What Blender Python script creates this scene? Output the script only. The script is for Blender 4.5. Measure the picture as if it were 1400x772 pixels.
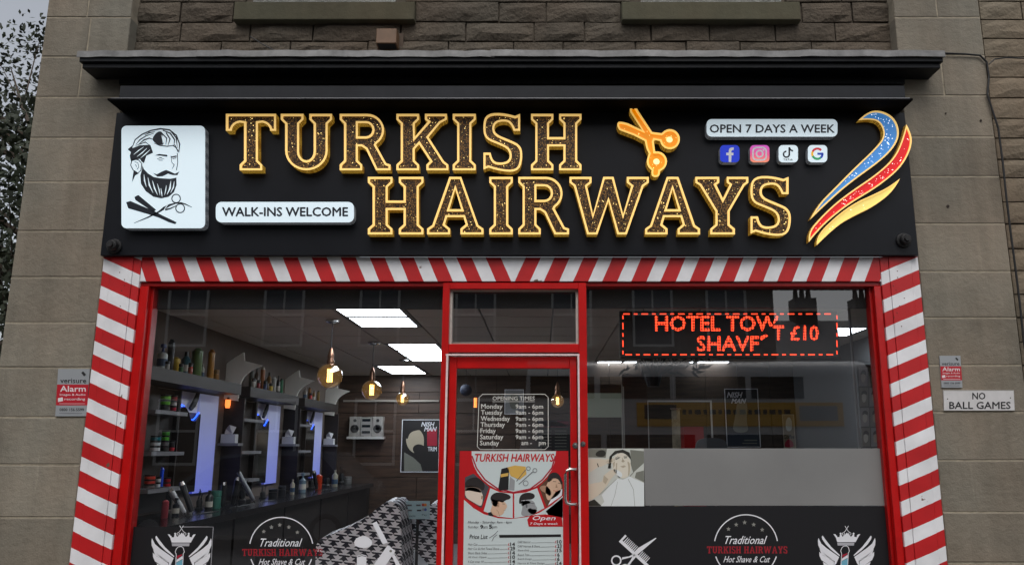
import bpy, math, random
from mathutils import Vector
from mathutils.geometry import tessellate_polygon
random.seed(7)
R = math.radians
SC = bpy.context.scene
COL = SC.collection
for o in list(bpy.data.objects): bpy.data.objects.remove(o)

# ---------------------------------------------------------------- camera, world, sun, exposure
F, CX, CY, TH = 1095.0, 741.0, 386.0, R(11.65)
D, EYE = 5.3, 1.5
cd = bpy.data.cameras.new("camera"); cam = bpy.data.objects.new("camera", cd); COL.objects.link(cam)
cam.location = (0, -D, EYE); cam.rotation_euler = (R(90) + TH, 0, 0)
cd.sensor_width = 36; cd.lens = F / 1400 * 36; cd.shift_x = (700 - CX) / 1400
cd.clip_start = .05; cd.clip_end = 400
SC.camera = cam
w = bpy.data.worlds.new("World"); SC.world = w; w.use_nodes = True
wn, wl = w.node_tree.nodes, w.node_tree.links
sky = wn.new('ShaderNodeTexSky'); sky.sky_type = 'NISHITA'; sky.sun_disc = False
sky.sun_elevation = R(58); sky.sun_rotation = R(180); sky.dust_density = 4
hs = wn.new('ShaderNodeHueSaturation'); hs.inputs['Saturation'].default_value = .3
wl.new(sky.outputs[0], hs.inputs['Color']); wl.new(hs.outputs[0], wn['Background'].inputs[0])
wn['Background'].inputs[1].default_value = .15
sl = bpy.data.lights.new("sun", 'SUN'); sl.energy = .6; sl.angle = R(25); sl.color = (1, .97, .93)
sun = bpy.data.objects.new("sun", sl); COL.objects.link(sun); sun.rotation_euler = (R(32), 0, 0); sun.location = (0, -8, 12)
SC.view_settings.view_transform = 'Standard'; SC.view_settings.look = 'None'
SC.view_settings.exposure = 0.08; SC.view_settings.gamma = 1
SC.cycles.use_denoising = True
SC.cycles.transparent_max_bounces = 16; SC.cycles.max_bounces = 8
SC.cycles.sample_clamp_indirect = 4
SC.cycles.caustics_reflective = False; SC.cycles.caustics_refractive = False

# ---------------------------------------------------------------- places: photograph's pixels to points at a real depth
ct, st = math.cos(TH), math.sin(TH)
def ray(px, py):
    a, b = (px - CX) / F, (CY - py) / F
    return a, ct - b * st, st + b * ct
def P(px, py, Y):            # on the plane y = Y
    a, b, c = ray(px, py); t = (Y + D) / b
    return Vector((a * t, Y, EYE + c * t))
def PX(px, py, X):           # on the plane x = X
    a, b, c = ray(px, py); t = X / a
    return Vector((X, -D + b * t, EYE + c * t))
def PZ(px, py, z):           # on the plane z
    a, b, c = ray(px, py); t = (z - EYE) / c
    return Vector((a * t, -D + b * t, z))
def zc(p): return (p[1] + D) * ct + (p[2] - EYE) * st
def mpp(p): return zc(p) / F   # metres per photo pixel at a point

# ---------------------------------------------------------------- materials
def lin(c):
    return tuple((v / 255 / 12.92 if v / 255 <= .04045 else ((v / 255 + .055) / 1.055) ** 2.4) for v in c)
_m = {}
def mat(name, rgb, rough=.6, metal=0, noise=0, amt=.25, bump=0, bscale=None, emit=None, spec=.5, dirt=0, coat=0):
    if name in _m: return _m[name]
    m = bpy.data.materials.new(name); m.use_nodes = True; n, l = m.node_tree.nodes, m.node_tree.links
    b = n['Principled BSDF']; c = lin(rgb)
    b.inputs['Base Color'].default_value = (*c, 1); b.inputs['Roughness'].default_value = rough
    b.inputs['Metallic'].default_value = metal; b.inputs['Specular IOR Level'].default_value = spec
    b.inputs['Coat Weight'].default_value = coat
    if emit:
        b.inputs['Emission Color'].default_value = (*c, 1); b.inputs['Emission Strength'].default_value = emit
    if noise or bump or dirt:
        g = n.new('ShaderNodeNewGeometry')
    if noise:
        t = n.new('ShaderNodeTexNoise'); t.inputs['Scale'].default_value = noise; t.inputs['Detail'].default_value = 7
        t.inputs['Roughness'].default_value = .65
        l.new(g.outputs['Position'], t.inputs['Vector'])
        mr = n.new('ShaderNodeMapRange'); mr.inputs[1].default_value = .3; mr.inputs[2].default_value = .7
        mr.inputs[3].default_value = 1 - amt; mr.inputs[4].default_value = 1 + amt
        l.new(t.outputs['Fac'], mr.inputs[0])
        v = n.new('ShaderNodeVectorMath'); v.operation = 'SCALE'; v.inputs[0].default_value = c
        l.new(mr.outputs[0], v.inputs['Scale']); l.new(v.outputs[0], b.inputs['Base Color'])
        m['_c'] = 1
    if bump:
        t2 = n.new('ShaderNodeTexNoise'); t2.inputs['Scale'].default_value = bscale or 30; t2.inputs['Detail'].default_value = 8
        l.new(g.outputs['Position'], t2.inputs['Vector'])
        bp = n.new('ShaderNodeBump'); bp.inputs['Strength'].default_value = 1; bp.inputs['Distance'].default_value = bump
        l.new(t2.outputs['Fac'], bp.inputs['Height']); l.new(bp.outputs[0], b.inputs['Normal'])
    _m[name] = m; return m
def stone_mat(name, rgb, streak=.22, bump=.004, fine=26):
    """sandstone: broad tone clouds, vertical weather streaks, grain and a per-stone shift"""
    if name in _m: return _m[name]
    m = bpy.data.materials.new(name); m.use_nodes = True; n, l = m.node_tree.nodes, m.node_tree.links
    b = n['Principled BSDF']; b.inputs['Roughness'].default_value = .9; b.inputs['Specular IOR Level'].default_value = .25
    g = n.new('ShaderNodeNewGeometry'); oi = n.new('ShaderNodeObjectInfo')
    def noise(scale, sc3=(1, 1, 1), det=6):
        mp = n.new('ShaderNodeMapping'); mp.inputs['Scale'].default_value = sc3
        l.new(g.outputs['Position'], mp.inputs[0])
        t = n.new('ShaderNodeTexNoise'); t.inputs['Scale'].default_value = scale; t.inputs['Detail'].default_value = det
        l.new(mp.outputs[0], t.inputs['Vector']); return t.outputs['Fac']
    def mth(op, a, bb, cc=None):
        q = n.new('ShaderNodeMath'); q.operation = op
        for i, v in enumerate((a, bb, cc)):
            if v is None: continue
            if hasattr(v, 'links'): l.new(v, q.inputs[i])
            else: q.inputs[i].default_value = v
        return q.outputs[0]
    big = noise(1.7, (1, 1, .8)); stk = noise(3.0, (3.5, 1, .35)); gr = noise(fine * 4, det=3); med = noise(9)
    f = mth('MULTIPLY_ADD', big, .55, .40)
    f = mth('MULTIPLY_ADD', mth('SUBTRACT', stk, .5), streak * 2, f)
    f = mth('MULTIPLY_ADD', mth('SUBTRACT', med, .5), .28, f)
    f = mth('MULTIPLY_ADD', mth('SUBTRACT', gr, .5), .22, f)
    f = mth('MULTIPLY_ADD', mth('SUBTRACT', oi.outputs['Random'], .5), .24, f)
    f = mth('ADD', f, .32)
    if streak > .2:      # sparse pale lime runs and dark sooty blotches of their own shape
        run = noise(2.6, (6, 1, .45), 3); rr = n.new('ShaderNodeMapRange'); rr.inputs[1].default_value = .66; rr.inputs[2].default_value = .76; rr.inputs[3].default_value = 0; rr.inputs[4].default_value = .28
        l.new(run, rr.inputs[0]); f = mth('ADD', f, rr.outputs[0])
        so = noise(1.1, (1.3, 1, 1), 8); r2 = n.new('ShaderNodeMapRange'); r2.inputs[1].default_value = .54; r2.inputs[2].default_value = .66; r2.inputs[3].default_value = 0; r2.inputs[4].default_value = .22
        l.new(so, r2.inputs[0]); f = mth('SUBTRACT', f, r2.outputs[0])
    v = n.new('ShaderNodeVectorMath'); v.operation = 'SCALE'; v.inputs[0].default_value = lin(rgb)
    l.new(f, v.inputs['Scale'])
    # slight hue drift between warm and grey-green
    mx = n.new('ShaderNodeMix'); mx.data_type = 'RGBA'; mx.blend_type = 'MULTIPLY'
    hue = noise(.9, (1.3, 1, 1)); 
    cr = n.new('ShaderNodeValToRGB'); cr.color_ramp.elements[0].position = .35; cr.color_ramp.elements[1].position = .65
    cr.color_ramp.elements[0].color = (.93, 1, 1.0, 1); cr.color_ramp.elements[1].color = (1.04, 1, .94, 1)
    l.new(hue, cr.inputs[0]); mx.inputs[0].default_value = 1
    l.new(v.outputs[0], mx.inputs[6]); l.new(cr.outputs[0], mx.inputs[7]); l.new(mx.outputs[2], b.inputs['Base Color'])
    h = mth('MULTIPLY_ADD', noise(fine, det=9), 1.0, mth('MULTIPLY', gr, .25))
    bp = n.new('ShaderNodeBump'); bp.inputs['Distance'].default_value = bump; bp.inputs['Strength'].default_value = 1
    l.new(h, bp.inputs['Height']); l.new(bp.outputs[0], b.inputs['Normal'])
    _m[name] = m; return m
def stripe_mat(name, kx, kz, off, period, duty, mirror_x=None):
    """red and white barber stripes painted on timber: red where frac((kx*x + kz*z - off)/period) < duty"""
    m = bpy.data.materials.new(name); m.use_nodes = True; n, l = m.node_tree.nodes, m.node_tree.links
    b = n['Principled BSDF']; b.inputs['Roughness'].default_value = .42
    g = n.new('ShaderNodeNewGeometry'); s = n.new('ShaderNodeSeparateXYZ'); l.new(g.outputs['Position'], s.inputs[0])
    def mth(op, a, bb=None, cc=None):
        q = n.new('ShaderNodeMath'); q.operation = op
        for i, v in enumerate((a, bb, cc)):
            if v is None: continue
            if hasattr(v, 'links'): l.new(v, q.inputs[i])
            else: q.inputs[i].default_value = v
        return q.outputs[0]
    wob = n.new('ShaderNodeTexNoise'); wob.inputs['Scale'].default_value = 9; l.new(g.outputs['Position'], wob.inputs['Vector'])
    x = s.outputs[0]
    if mirror_x is not None: x = mth('ABSOLUTE', mth('SUBTRACT', x, mirror_x))
    u = mth('MULTIPLY_ADD', s.outputs[2], kz, mth('MULTIPLY', x, kx))
    u = mth('MULTIPLY_ADD', wob.outputs['Fac'], .006, u)
    u = mth('DIVIDE', mth('SUBTRACT', u, off), period)
    fr = mth('FRACT', mth('ADD', u, 400.0))
    isred = mth('LESS_THAN', fr, duty)
    mx = n.new('ShaderNodeMix'); mx.data_type = 'RGBA'; l.new(isred, mx.inputs[0])
    mx.inputs[6].default_value = (*lin((240, 240, 243)), 1); mx.inputs[7].default_value = (*lin((196, 30, 34)), 1)
    t = n.new('ShaderNodeTexNoise'); t.inputs['Scale'].default_value = 5; t.inputs['Detail'].default_value = 8; l.new(g.outputs['Position'], t.inputs['Vector'])
    mr = n.new('ShaderNodeMapRange'); mr.inputs[1].default_value = .3; mr.inputs[2].default_value = .7; mr.inputs[3].default_value = .82; mr.inputs[4].default_value = 1.05
    l.new(t.outputs['Fac'], mr.inputs[0])
    v = n.new('ShaderNodeVectorMath'); v.operation = 'SCALE'; l.new(mx.outputs[2], v.inputs[0]); l.new(mr.outputs[0], v.inputs['Scale'])
    # chips where old paint shows
    ch = n.new('ShaderNodeTexNoise'); ch.inputs['Scale'].default_value = 14; ch.inputs['Detail'].default_value = 9; l.new(g.outputs['Position'], ch.inputs['Vector'])
    isch = mth('GREATER_THAN', ch.outputs['Fac'], .712)
    m2 = n.new('ShaderNodeMix'); m2.data_type = 'RGBA'; l.new(isch, m2.inputs[0]); l.new(v.outputs[0], m2.inputs[6]); m2.inputs[7].default_value = (*lin((112, 84, 70)), 1)
    l.new(m2.outputs[2], b.inputs['Base Color'])
    bp = n.new('ShaderNodeBump'); bp.inputs['Distance'].default_value = .0015; l.new(t.outputs['Fac'], bp.inputs['Height']); l.new(bp.outputs[0], b.inputs['Normal'])
    return m
def glitter_mat(name, rgb, rgb2, scale, rough=.35, metal=.7, emit=0):
    m = bpy.data.materials.new(name); m.use_nodes = True; n, l = m.node_tree.nodes, m.node_tree.links
    b = n['Principled BSDF']; b.inputs['Roughness'].default_value = rough; b.inputs['Metallic'].default_value = metal
    g = n.new('ShaderNodeNewGeometry'); v = n.new('ShaderNodeTexVoronoi'); v.inputs['Scale'].default_value = scale
    v.inputs['Randomness'].default_value = .35
    l.new(g.outputs['Position'], v.inputs['Vector'])
    cr = n.new('ShaderNodeValToRGB'); e = cr.color_ramp.elements
    e[0].position = .25; e[0].color = (*lin(rgb2), 1); e[1].position = .45; e[1].color = (*lin(rgb), 1)
    l.new(v.outputs['Distance'], cr.inputs[0]); l.new(cr.outputs[0], b.inputs['Base Color'])
    if emit:
        l.new(cr.outputs[0], b.inputs['Emission Color']); b.inputs['Emission Strength'].default_value = emit
    return m
def glass_mat(name, tint=(1, 1, 1), base=0.0, rough=0.0, glow=None):
    m = bpy.data.materials.new(name); m.use_nodes = True; n, l = m.node_tree.nodes, m.node_tree.links
    n.remove(n['Principled BSDF']); out = n['Material Output']
    tr = n.new('ShaderNodeBsdfTransparent'); tr.inputs[0].default_value = (*tint, 1)
    gl = n.new('ShaderNodeBsdfGlossy'); gl.inputs['Roughness'].default_value = rough
    fr = n.new('ShaderNodeFresnel'); fr.inputs[0].default_value = 1.5
    ad = n.new('ShaderNodeMath'); ad.operation = 'MULTIPLY_ADD'; ad.inputs[1].default_value = 4.2; ad.inputs[2].default_value = base; ad.use_clamp = True
    l.new(fr.outputs[0], ad.inputs[0])
    ge = n.new('ShaderNodeNewGeometry'); bf = n.new('ShaderNodeMath'); bf.operation = 'SUBTRACT'; bf.inputs[0].default_value = 1; l.new(ge.outputs['Backfacing'], bf.inputs[1])
    mu = n.new('ShaderNodeMath'); mu.operation = 'MULTIPLY'; l.new(ad.outputs[0], mu.inputs[0]); l.new(bf.outputs[0], mu.inputs[1])
    mx = n.new('ShaderNodeMixShader'); l.new(mu.outputs[0], mx.inputs[0]); l.new(tr.outputs[0], mx.inputs[1]); l.new(gl.outputs[0], mx.inputs[2])
    if glow:      # lit coated globe: the glass itself scatters a little of the filament's light
        em = n.new('ShaderNodeEmission'); em.inputs[0].default_value = (*glow, 1); em.inputs[1].default_value = .07
        ads = n.new('ShaderNodeAddShader'); l.new(mx.outputs[0], ads.inputs[0]); l.new(em.outputs[0], ads.inputs[1]); l.new(ads.outputs[0], out.inputs[0]); return m
    l.new(mx.outputs[0], out.inputs[0]); return m
def wood_mat(name, rgb, scale=(1, 1, 9), rough=.5):
    m = bpy.data.materials.new(name); m.use_nodes = True; n, l = m.node_tree.nodes, m.node_tree.links
    b = n['Principled BSDF']; b.inputs['Roughness'].default_value = rough
    g = n.new('ShaderNodeNewGeometry'); mp = n.new('ShaderNodeMapping'); mp.inputs['Scale'].default_value = scale
    l.new(g.outputs['Position'], mp.inputs[0]); t = n.new('ShaderNodeTexNoise'); t.inputs['Scale'].default_value = 3; t.inputs['Detail'].default_value = 9
    l.new(mp.outputs[0], t.inputs['Vector']); mr = n.new('ShaderNodeMapRange'); mr.inputs[1].default_value = .3; mr.inputs[2].default_value = .7
    mr.inputs[3].default_value = .55; mr.inputs[4].default_value = 1.4; l.new(t.outputs['Fac'], mr.inputs[0])
    v = n.new('ShaderNodeVectorMath'); v.operation = 'SCALE'; v.inputs[0].default_value = lin(rgb); l.new(mr.outputs[0], v.inputs['Scale'])
    l.new(v.outputs[0], b.inputs['Base Color']); return m

M_ashlar = stone_mat('dressed sandstone', (129, 121, 110), .28, .006)
M_rubble = stone_mat('rock faced sandstone', (88, 79, 70), .18, .026, 11)
M_rubble2 = stone_mat('neighbour rubble', (118, 106, 92), .12, .014, 12)
M_sill = stone_mat('mossy sill stone', (84, 80, 66), .2, .004)
M_mortar = mat('lime mortar', (150, 141, 124), .95, noise=14, amt=.3, bump=.003, bscale=60)
M_mortar2 = mat('dark mortar', (84, 76, 66), .95, noise=14, amt=.35, bump=.004, bscale=60)
M_black = mat('black painted board', (24, 26, 31), .36, noise=1.6, amt=.25, bump=.0006, bscale=3, spec=.22)
M_black2 = mat('black painted timber', (26, 28, 32), .5, noise=8, amt=.35, bump=.001, bscale=20, spec=.2)
M_lead = mat('weathered lead', (122, 122, 122), .6, .2, noise=7, amt=.4, bump=.006, bscale=11)
M_red = mat('red gloss paint', (190, 14, 14), .32, noise=5, amt=.16, bump=.0012, bscale=25, coat=.2)
M_redd = mat('red gloss paint shaded', (170, 14, 14), .36, noise=6, amt=.2, bump=.0012, bscale=25)  # darker copy of the red: shade under the lintel put into the colour
M_gap = mat('pinkish white sealant', (232, 205, 205), .6, noise=30, amt=.15)
M_glass = glass_mat('window glass')
M_glassamber = glass_mat('amber bulb glass', (1, .84, .55), .05, glow=(.9, .5, .16))
M_gold = glitter_mat('gilt glitter side', (150, 104, 24), (250, 206, 84), 105, .3, .5, .32)
M_rim = mat('pale gold rim', (250, 206, 122), .35, .1, emit=.6)
M_face = glitter_mat('dark bronze sequin face', (40, 27, 15), (170, 124, 60), 100, .4, .3, .16)
M_led = mat('warm white led', (255, 224, 140), .4, emit=1.7)
M_wled = mat('white led', (255, 255, 250), .4, emit=1.5)
M_lbox = mat('lit opal acrylic', (212, 228, 236), .3, emit=.46)
M_lside = glitter_mat('silver glitter side', (110, 116, 124), (226, 232, 238), 150, .3, .4, .12)
M_ink = mat('navy black vinyl', (22, 28, 40), .4)
M_white = mat('white vinyl', (232, 233, 238), .45)
M_chrome = mat('brushed steel', (200, 198, 196), .25, 1)
M_dark = mat('black vinyl film', (30, 30, 33), .5, spec=.3)
M_band = mat('dark void panel', (16, 18, 24), .7)

# ---------------------------------------------------------------- mesh building
class MB:
    def __init__(s): s.v = []; s.f = []; s.m = []; s.mi = 0
    def add(s, vs, fs):
        k = len(s.v); s.v += [tuple(a) for a in vs]
        for f in fs: s.f.append(tuple(k + i for i in f)); s.m.append(s.mi)
        return s
    def box(s, x0, x1, y0, y1, z0, z1):
        x0, x1 = sorted((x0, x1)); y0, y1 = sorted((y0, y1)); z0, z1 = sorted((z0, z1))
        return s.add([(x0,y0,z0),(x1,y0,z0),(x1,y1,z0),(x0,y1,z0),(x0,y0,z1),(x1,y0,z1),(x1,y1,z1),(x0,y1,z1)],
              [(0,3,2,1),(4,5,6,7),(0,1,5,4),(1,2,6,5),(2,3,7,6),(3,0,4,7)])
    def bevbox(s, x0, x1, y0, y1, z0, z1, b=.004):
        """box whose front (y0) edges are chamfered"""
        return s.add([(x0,y1,z0),(x1,y1,z0),(x1,y1,z1),(x0,y1,z1),
               (x0,y0+b,z0),(x1,y0+b,z0),(x1,y0+b,z1),(x0,y0+b,z1),
               (x0+b,y0,z0+b),(x1-b,y0,z0+b),(x1-b,y0,z1-b),(x0+b,y0,z1-b)],
              [(3,2,1,0),(8,9,10,11),(4,5,9,8),(5,6,10,9),(6,7,11,10),(7,4,8,11),(0,1,5,4),(1,2,6,5),(2,3,7,6),(3,0,4,7)])
    def tube(s, pts, r, n=8, cap=True):
        pts = [Vector(p) for p in pts]; k = len(s.v); rs = r if isinstance(r, (list, tuple)) else [r] * len(pts)
        for i, p in enumerate(pts):
            d = (pts[min(i + 1, len(pts) - 1)] - pts[max(i - 1, 0)]).normalized()
            u = d.cross(Vector((0, 0, 1)) if abs(d.z) < .9 else Vector((1, 0, 0))).normalized(); w_ = d.cross(u)
            for j in range(n):
                a = 2 * math.pi * j / n; s.v.append(tuple(p + (u * math.cos(a) + w_ * math.sin(a)) * rs[i]))
        for i in range(len(pts) - 1):
            for j in range(n):
                a, b = k + i * n + j, k + i * n + (j + 1) % n
                s.f.append((a, b, b + n, a + n)); s.m.append(s.mi)
        if cap:
            s.f.append(tuple(k + j for j in range(n))[::-1]); s.m.append(s.mi)
            e = k + (len(pts) - 1) * n; s.f.append(tuple(e + j for j in range(n))); s.m.append(s.mi)
        return s
    def lathe(s, c, prof, n=16, axis='z'):
        """prof = [(radius, height)]"""
        k = len(s.v)
        for r, h in prof:
            for j in range(n):
                a = 2 * math.pi * j / n; x, y = r * math.cos(a), r * math.sin(a)
                s.v.append((c[0]+x, c[1]+y, c[2]+h) if axis == 'z' else ((c[0]+x, c[1]+h, c[2]+y) if axis == 'y' else (c[0]+h, c[1]+x, c[2]+y)))
        for i in range(len(prof) - 1):
            for j in range(n):
                a, b = k + i * n + j, k + i * n + (j + 1) % n
                s.f.append((a, b, b + n, a + n)); s.m.append(s.mi)
        s.f.append(tuple(k + j for j in range(n))[::-1]); s.m.append(s.mi)
        e = k + (len(prof) - 1) * n; s.f.append(tuple(e + j for j in range(n))); s.m.append(s.mi)
        return s
    def poly(s, loops, Y, thick=0):
        """loops of (x, z), filled at y = Y facing the street; thick extrudes back"""
        L = [[Vector((a, b, 0)) for a, b in lp] for lp in loops]; flat = [p for lp in L for p in lp]
        tris = tessellate_polygon(L); fs = []
        for t in tris:
            a, b, c = (flat[i] for i in t)
            if (b - a).cross(c - a).z < 0: t = (t[0], t[2], t[1])
            fs.append(tuple(t))
        s.add([(p.x, Y, p.y) for p in flat], fs)
        if thick:
            for lp in loops:
                n = len(lp); k = len(s.v)
                s.v += [(a, Y, b) for a, b in lp] + [(a, Y + thick, b) for a, b in lp]
                for i in range(n):
                    j = (i + 1) % n; s.f.append((k + i, k + n + i, k + n + j, k + j)); s.m.append(s.mi)
        return s
    def build(s, name, mats, parent=None, base=None, smooth=False):
        if not isinstance(mats, (list, tuple)): mats = [mats]
        if parent is not None: base = Vector(parent['_b'])
        elif base is None:
            xs = [v[0] for v in s.v]; ys = [v[1] for v in s.v]; zs = [v[2] for v in s.v]
            base = Vector(((min(xs)+max(xs))/2, (min(ys)+max(ys))/2, min(zs)))
        base = Vector(base)
        me = bpy.data.meshes.new(name); me.from_pydata([tuple(Vector(v) - base) for v in s.v], [], s.f)
        for m in mats: me.materials.append(m)
        me.polygons.foreach_set('material_index', s.m)
        if smooth:
            me.polygons.foreach_set('use_smooth', [True] * len(s.f)); me.set_sharp_from_angle(angle=R(40))
        me.update()
        o = bpy.data.objects.new(name, me); COL.objects.link(o); o['_b'] = tuple(base)
        if parent is not None: o.parent = parent
        else: o.location = base
        return o
def tag(o, label=None, cat=None, group=None, kind=None):
    if label: o['label'] = label
    if cat: o['category'] = cat
    if group: o['group'] = group
    if kind: o['kind'] = kind
    return o
def thing(name, label, cat, loc, group=None):
    o = bpy.data.objects.new(name, None); COL.objects.link(o); o.location = loc; o.empty_display_size = .1
    o['_b'] = tuple(loc); return tag(o, label, cat, group)

def curve_loop(pts, n=4):
    """(x, y) sharp corners, (x, y, 1) smooth control points -> dense loop"""
    out = []; N = len(pts)
    for i, p in enumerate(pts):
        if len(p) == 2: out.append((p[0], p[1])); continue
        a, b = pts[i - 1], pts[(i + 1) % N]
        m1 = (a[0], a[1]) if len(a) == 2 else ((a[0]+p[0])/2, (a[1]+p[1])/2)
        m2 = (b[0], b[1]) if len(b) == 2 else ((b[0]+p[0])/2, (b[1]+p[1])/2)
        for k in range(n + 1):
            t = k / n
            if (k == 0 and len(a) == 2) or (k == n): continue
            out.append(tuple((1-t)**2*m1[q] + 2*t*(1-t)*p[q] + t*t*m2[q] for q in (0, 1)))
        if len(b) == 3 or True:
            if len(b) == 3: out.append(m2)
    res = []
    for p in out:
        if not res or (abs(p[0]-res[-1][0]) + abs(p[1]-res[-1][1])) > 1e-6: res.append(p)
    if abs(res[0][0]-res[-1][0]) + abs(res[0][1]-res[-1][1]) < 1e-6: res.pop()
    return res
def area(lp): return sum(lp[i-1][0]*lp[i][1] - lp[i][0]*lp[i-1][1] for i in range(len(lp))) / 2
def inset(lp, d):
    """move a loop to its left by d"""
    n = len(lp); out = []
    for i in range(n):
        a, b, c = Vector(lp[i-1]), Vector(lp[i]), Vector(lp[(i+1) % n])
        e1, e2 = (b - a).normalized(), (c - b).normalized()
        n1, n2 = Vector((-e1.y, e1.x)), Vector((-e2.y, e2.x)); m = n1 + n2
        if m.length < 1e-6: m = n1
        m.normalize(); k = min(1 / max(m.dot(n1), .35), 2.2)
        out.append(tuple(b + m * d * k))
    return out
def inside(p, lp):
    c = False; n = len(lp)
    for i in range(n):
        (x1, y1), (x2, y2) = lp[i-1], lp[i]
        if (y1 > p[1]) != (y2 > p[1]) and p[0] < (x2-x1)*(p[1]-y1)/(y2-y1)+x1: c = not c
    return c
def raised(t, loops, Yf, depth, rim, Mface, Mrim=None, Mside=None, leds=14, names=('rim', 'face', 'case'), led_mat=None):
    """built-up illuminated letter: case with glitter sides, raised rim, sunk face, led dots. loops in world (x, z)"""
    L = [lp if (area(lp) > 0) == (i == 0) else lp[::-1] for i, lp in enumerate(loops)]
    I = [inset(lp, rim) for lp in L]
    c = MB()
    for lp in L:
        n = len(lp); k = len(c.v); c.v += [(a, Yf, b) for a, b in lp] + [(a, Yf+depth, b) for a, b in lp]
        for i in range(n): j = (i+1) % n; c.f.append((k+i, k+n+i, k+n+j, k+j)); c.m.append(0)
    c.build(names[2], Mside or M_gold, t)
    r = MB()
    for lp, ip in zip(L, I):
        n = len(lp); k = len(r.v)
        o2 = [(a, Yf-.003, b) for a, b in lp]; i2 = [(a, Yf-.003, b) for a, b in ip]
        r.v += [(a, Yf, b) for a, b in lp] + o2 + i2 + [(a, Yf+.008, b) for a, b in ip]
        for i in range(n):
            j = (i+1) % n
            for q in range(3): r.f.append((k+q*n+i, k+q*n+j, k+(q+1)*n+j, k+(q+1)*n+i)); r.m.append(0)
    r.build(names[0], Mrim or M_rim, t)
    fc = MB().poly(I, Yf+.0079); fc.build(names[1], Mface, t)
    if leds:
        xs = [p[0] for p in I[0]]; zs = [p[1] for p in I[0]]; b = MB(); k = 0; tr = 0
        while k < leds and tr < leds * 60:
            tr += 1
            p = (random.uniform(min(xs), max(xs)), random.uniform(min(zs), max(zs)))
            q = .006
            if all(inside((p[0]+dx, p[1]+dz), I[0]) and not any(inside((p[0]+dx, p[1]+dz), h) for h in I[1:]) for dx in (-q, q) for dz in (-q, q)):
                s_ = random.choice((.0014, .0018, .0022, .0030)); b.lathe((p[0], Yf+.0078, p[1]), [(s_, 0), (s_*.8, -.003)], 6, 'y'); k += 1
        if b.v: tag(b.build('led_cluster', led_mat or M_led, t), kind='stuff')

def W2(pts, Y): return [(lambda v: (v.x, v.z))(P(a, b, Y)) for a, b in pts]
def crop(ox, oy, s): return lambda pts: [((p[0]/s + ox, p[1]/s + oy) + tuple(p[2:])) for p in pts]
def stroke_px(pts, w_, closed=False):
    """ribbon polygon(s) in pixel space along a polyline"""
    out = []; n = len(pts); L_, R_ = [], []
    ws = w_ if isinstance(w_, (list, tuple)) else [w_] * n
    for i in range(n):
        if closed: a, c = pts[i-1], pts[(i+1) % n]
        else: a, c = pts[max(i-1, 0)], pts[min(i+1, n-1)]
        dx, dy = c[0]-a[0], c[1]-a[1]; q = math.hypot(dx, dy) or 1
        nx, ny = -dy/q*ws[i]/2, dx/q*ws[i]/2
        L_.append((pts[i][0]+nx, pts[i][1]+ny)); R_.append((pts[i][0]-nx, pts[i][1]-ny))
    return L_, R_
class FP:
    """flat print on a plane: layers of polygons, each a few tenths of a millimetre above the last"""
    def __init__(s, Y, step=.0006): s.mb = MB(); s.Y = Y; s.mats = []; s.step = step; s.k = 0
    def _m(s, m):
        if m not in s.mats: s.mats.append(m)
        s.mb.mi = s.mats.index(m)
    def up(s): s.k += 1; return s
    def y(s): return s.Y - s.k * s.step
    def poly(s, m, pts, *holes, smooth=0):
        s._m(m); ls = [curve_loop([(*p[:2], 1) for p in lp]) if smooth else [p[:2] for p in lp] for lp in (pts,) + holes]
        s.mb.poly([W2(lp, s.y()) for lp in ls], s.y()); return s
    def rect(s, m, x0, y0, x1, y1): return s.poly(m, [(x0,y0),(x1,y0),(x1,y1),(x0,y1)])
    def line(s, m, pts, w_, closed=False):
        s._m(m); a, b = stroke_px(pts, w_, closed); n = len(pts); va = W2(a, s.y()); vb = W2(b, s.y())
        vs = [(p[0], s.y(), p[1]) for p in va + vb]; fs = []
        for i in range(n if closed else n - 1):
            j = (i+1) % n; fs.append((i, j, n+j, n+i))
        s.mb.add(vs, fs); return s
    def circ(s, m, cx, cy, r, n=28, ry=None):
        return s.poly(m, [(cx+r*math.cos(2*math.pi*i/n), cy+(ry or r)*math.sin(2*math.pi*i/n)) for i in range(n)])
    def ring(s, m, cx, cy, r, w_, n=40, a0=0, a1=360):
        full = a1 - a0 >= 360
        pts = [(cx+r*math.cos(R(a0+(a1-a0)*i/n)), cy+r*math.sin(R(a0+(a1-a0)*i/n))) for i in range(n if full else n+1)]
        return s.line(m, pts, w_, full)
    def star(s, m, cx, cy, r):
        return s.poly(m, [(cx+(r if i % 2 == 0 else r*.42)*math.sin(math.pi*i/5), cy-(r if i % 2 == 0 else r*.42)*math.cos(math.pi*i/5)) for i in range(10)])
    def text(s, m, txt, x0, y0, x1, y1, bold=0, shear=0, glyph=False):
        """ink box from (x0, y0) to (x1, y1) in photo pixels"""
        s._m(m)
        if glyph: vs, fs = glyph_text(txt)
        else: vs, fs = font_mesh(txt, bold, shear)
        X0, X1 = min(v[0] for v in vs), max(v[0] for v in vs); Y0, Y1 = min(v[1] for v in vs), max(v[1] for v in vs)
        q = [(x0+(v[0]-X0)/(X1-X0)*(x1-x0), y1-(v[1]-Y0)/(Y1-Y0)*(y1-y0)) for v in vs]
        e = bold * (y1-y0) * .9
        for k_, (ex, ey) in enumerate([(0, 0)] if e == 0 else [(0, 0), (e, 0), (-e, 0), (0, e), (0, -e)]):
            yy = s.y() - k_ * .00005
            s.mb.add([tuple(P(a+ex, b+ey, yy)) for a, b in q], fs)
        return s
    def build(s, name, parent=None): return s.mb.build(name, s.mats, parent)
_fc = {}
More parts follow.
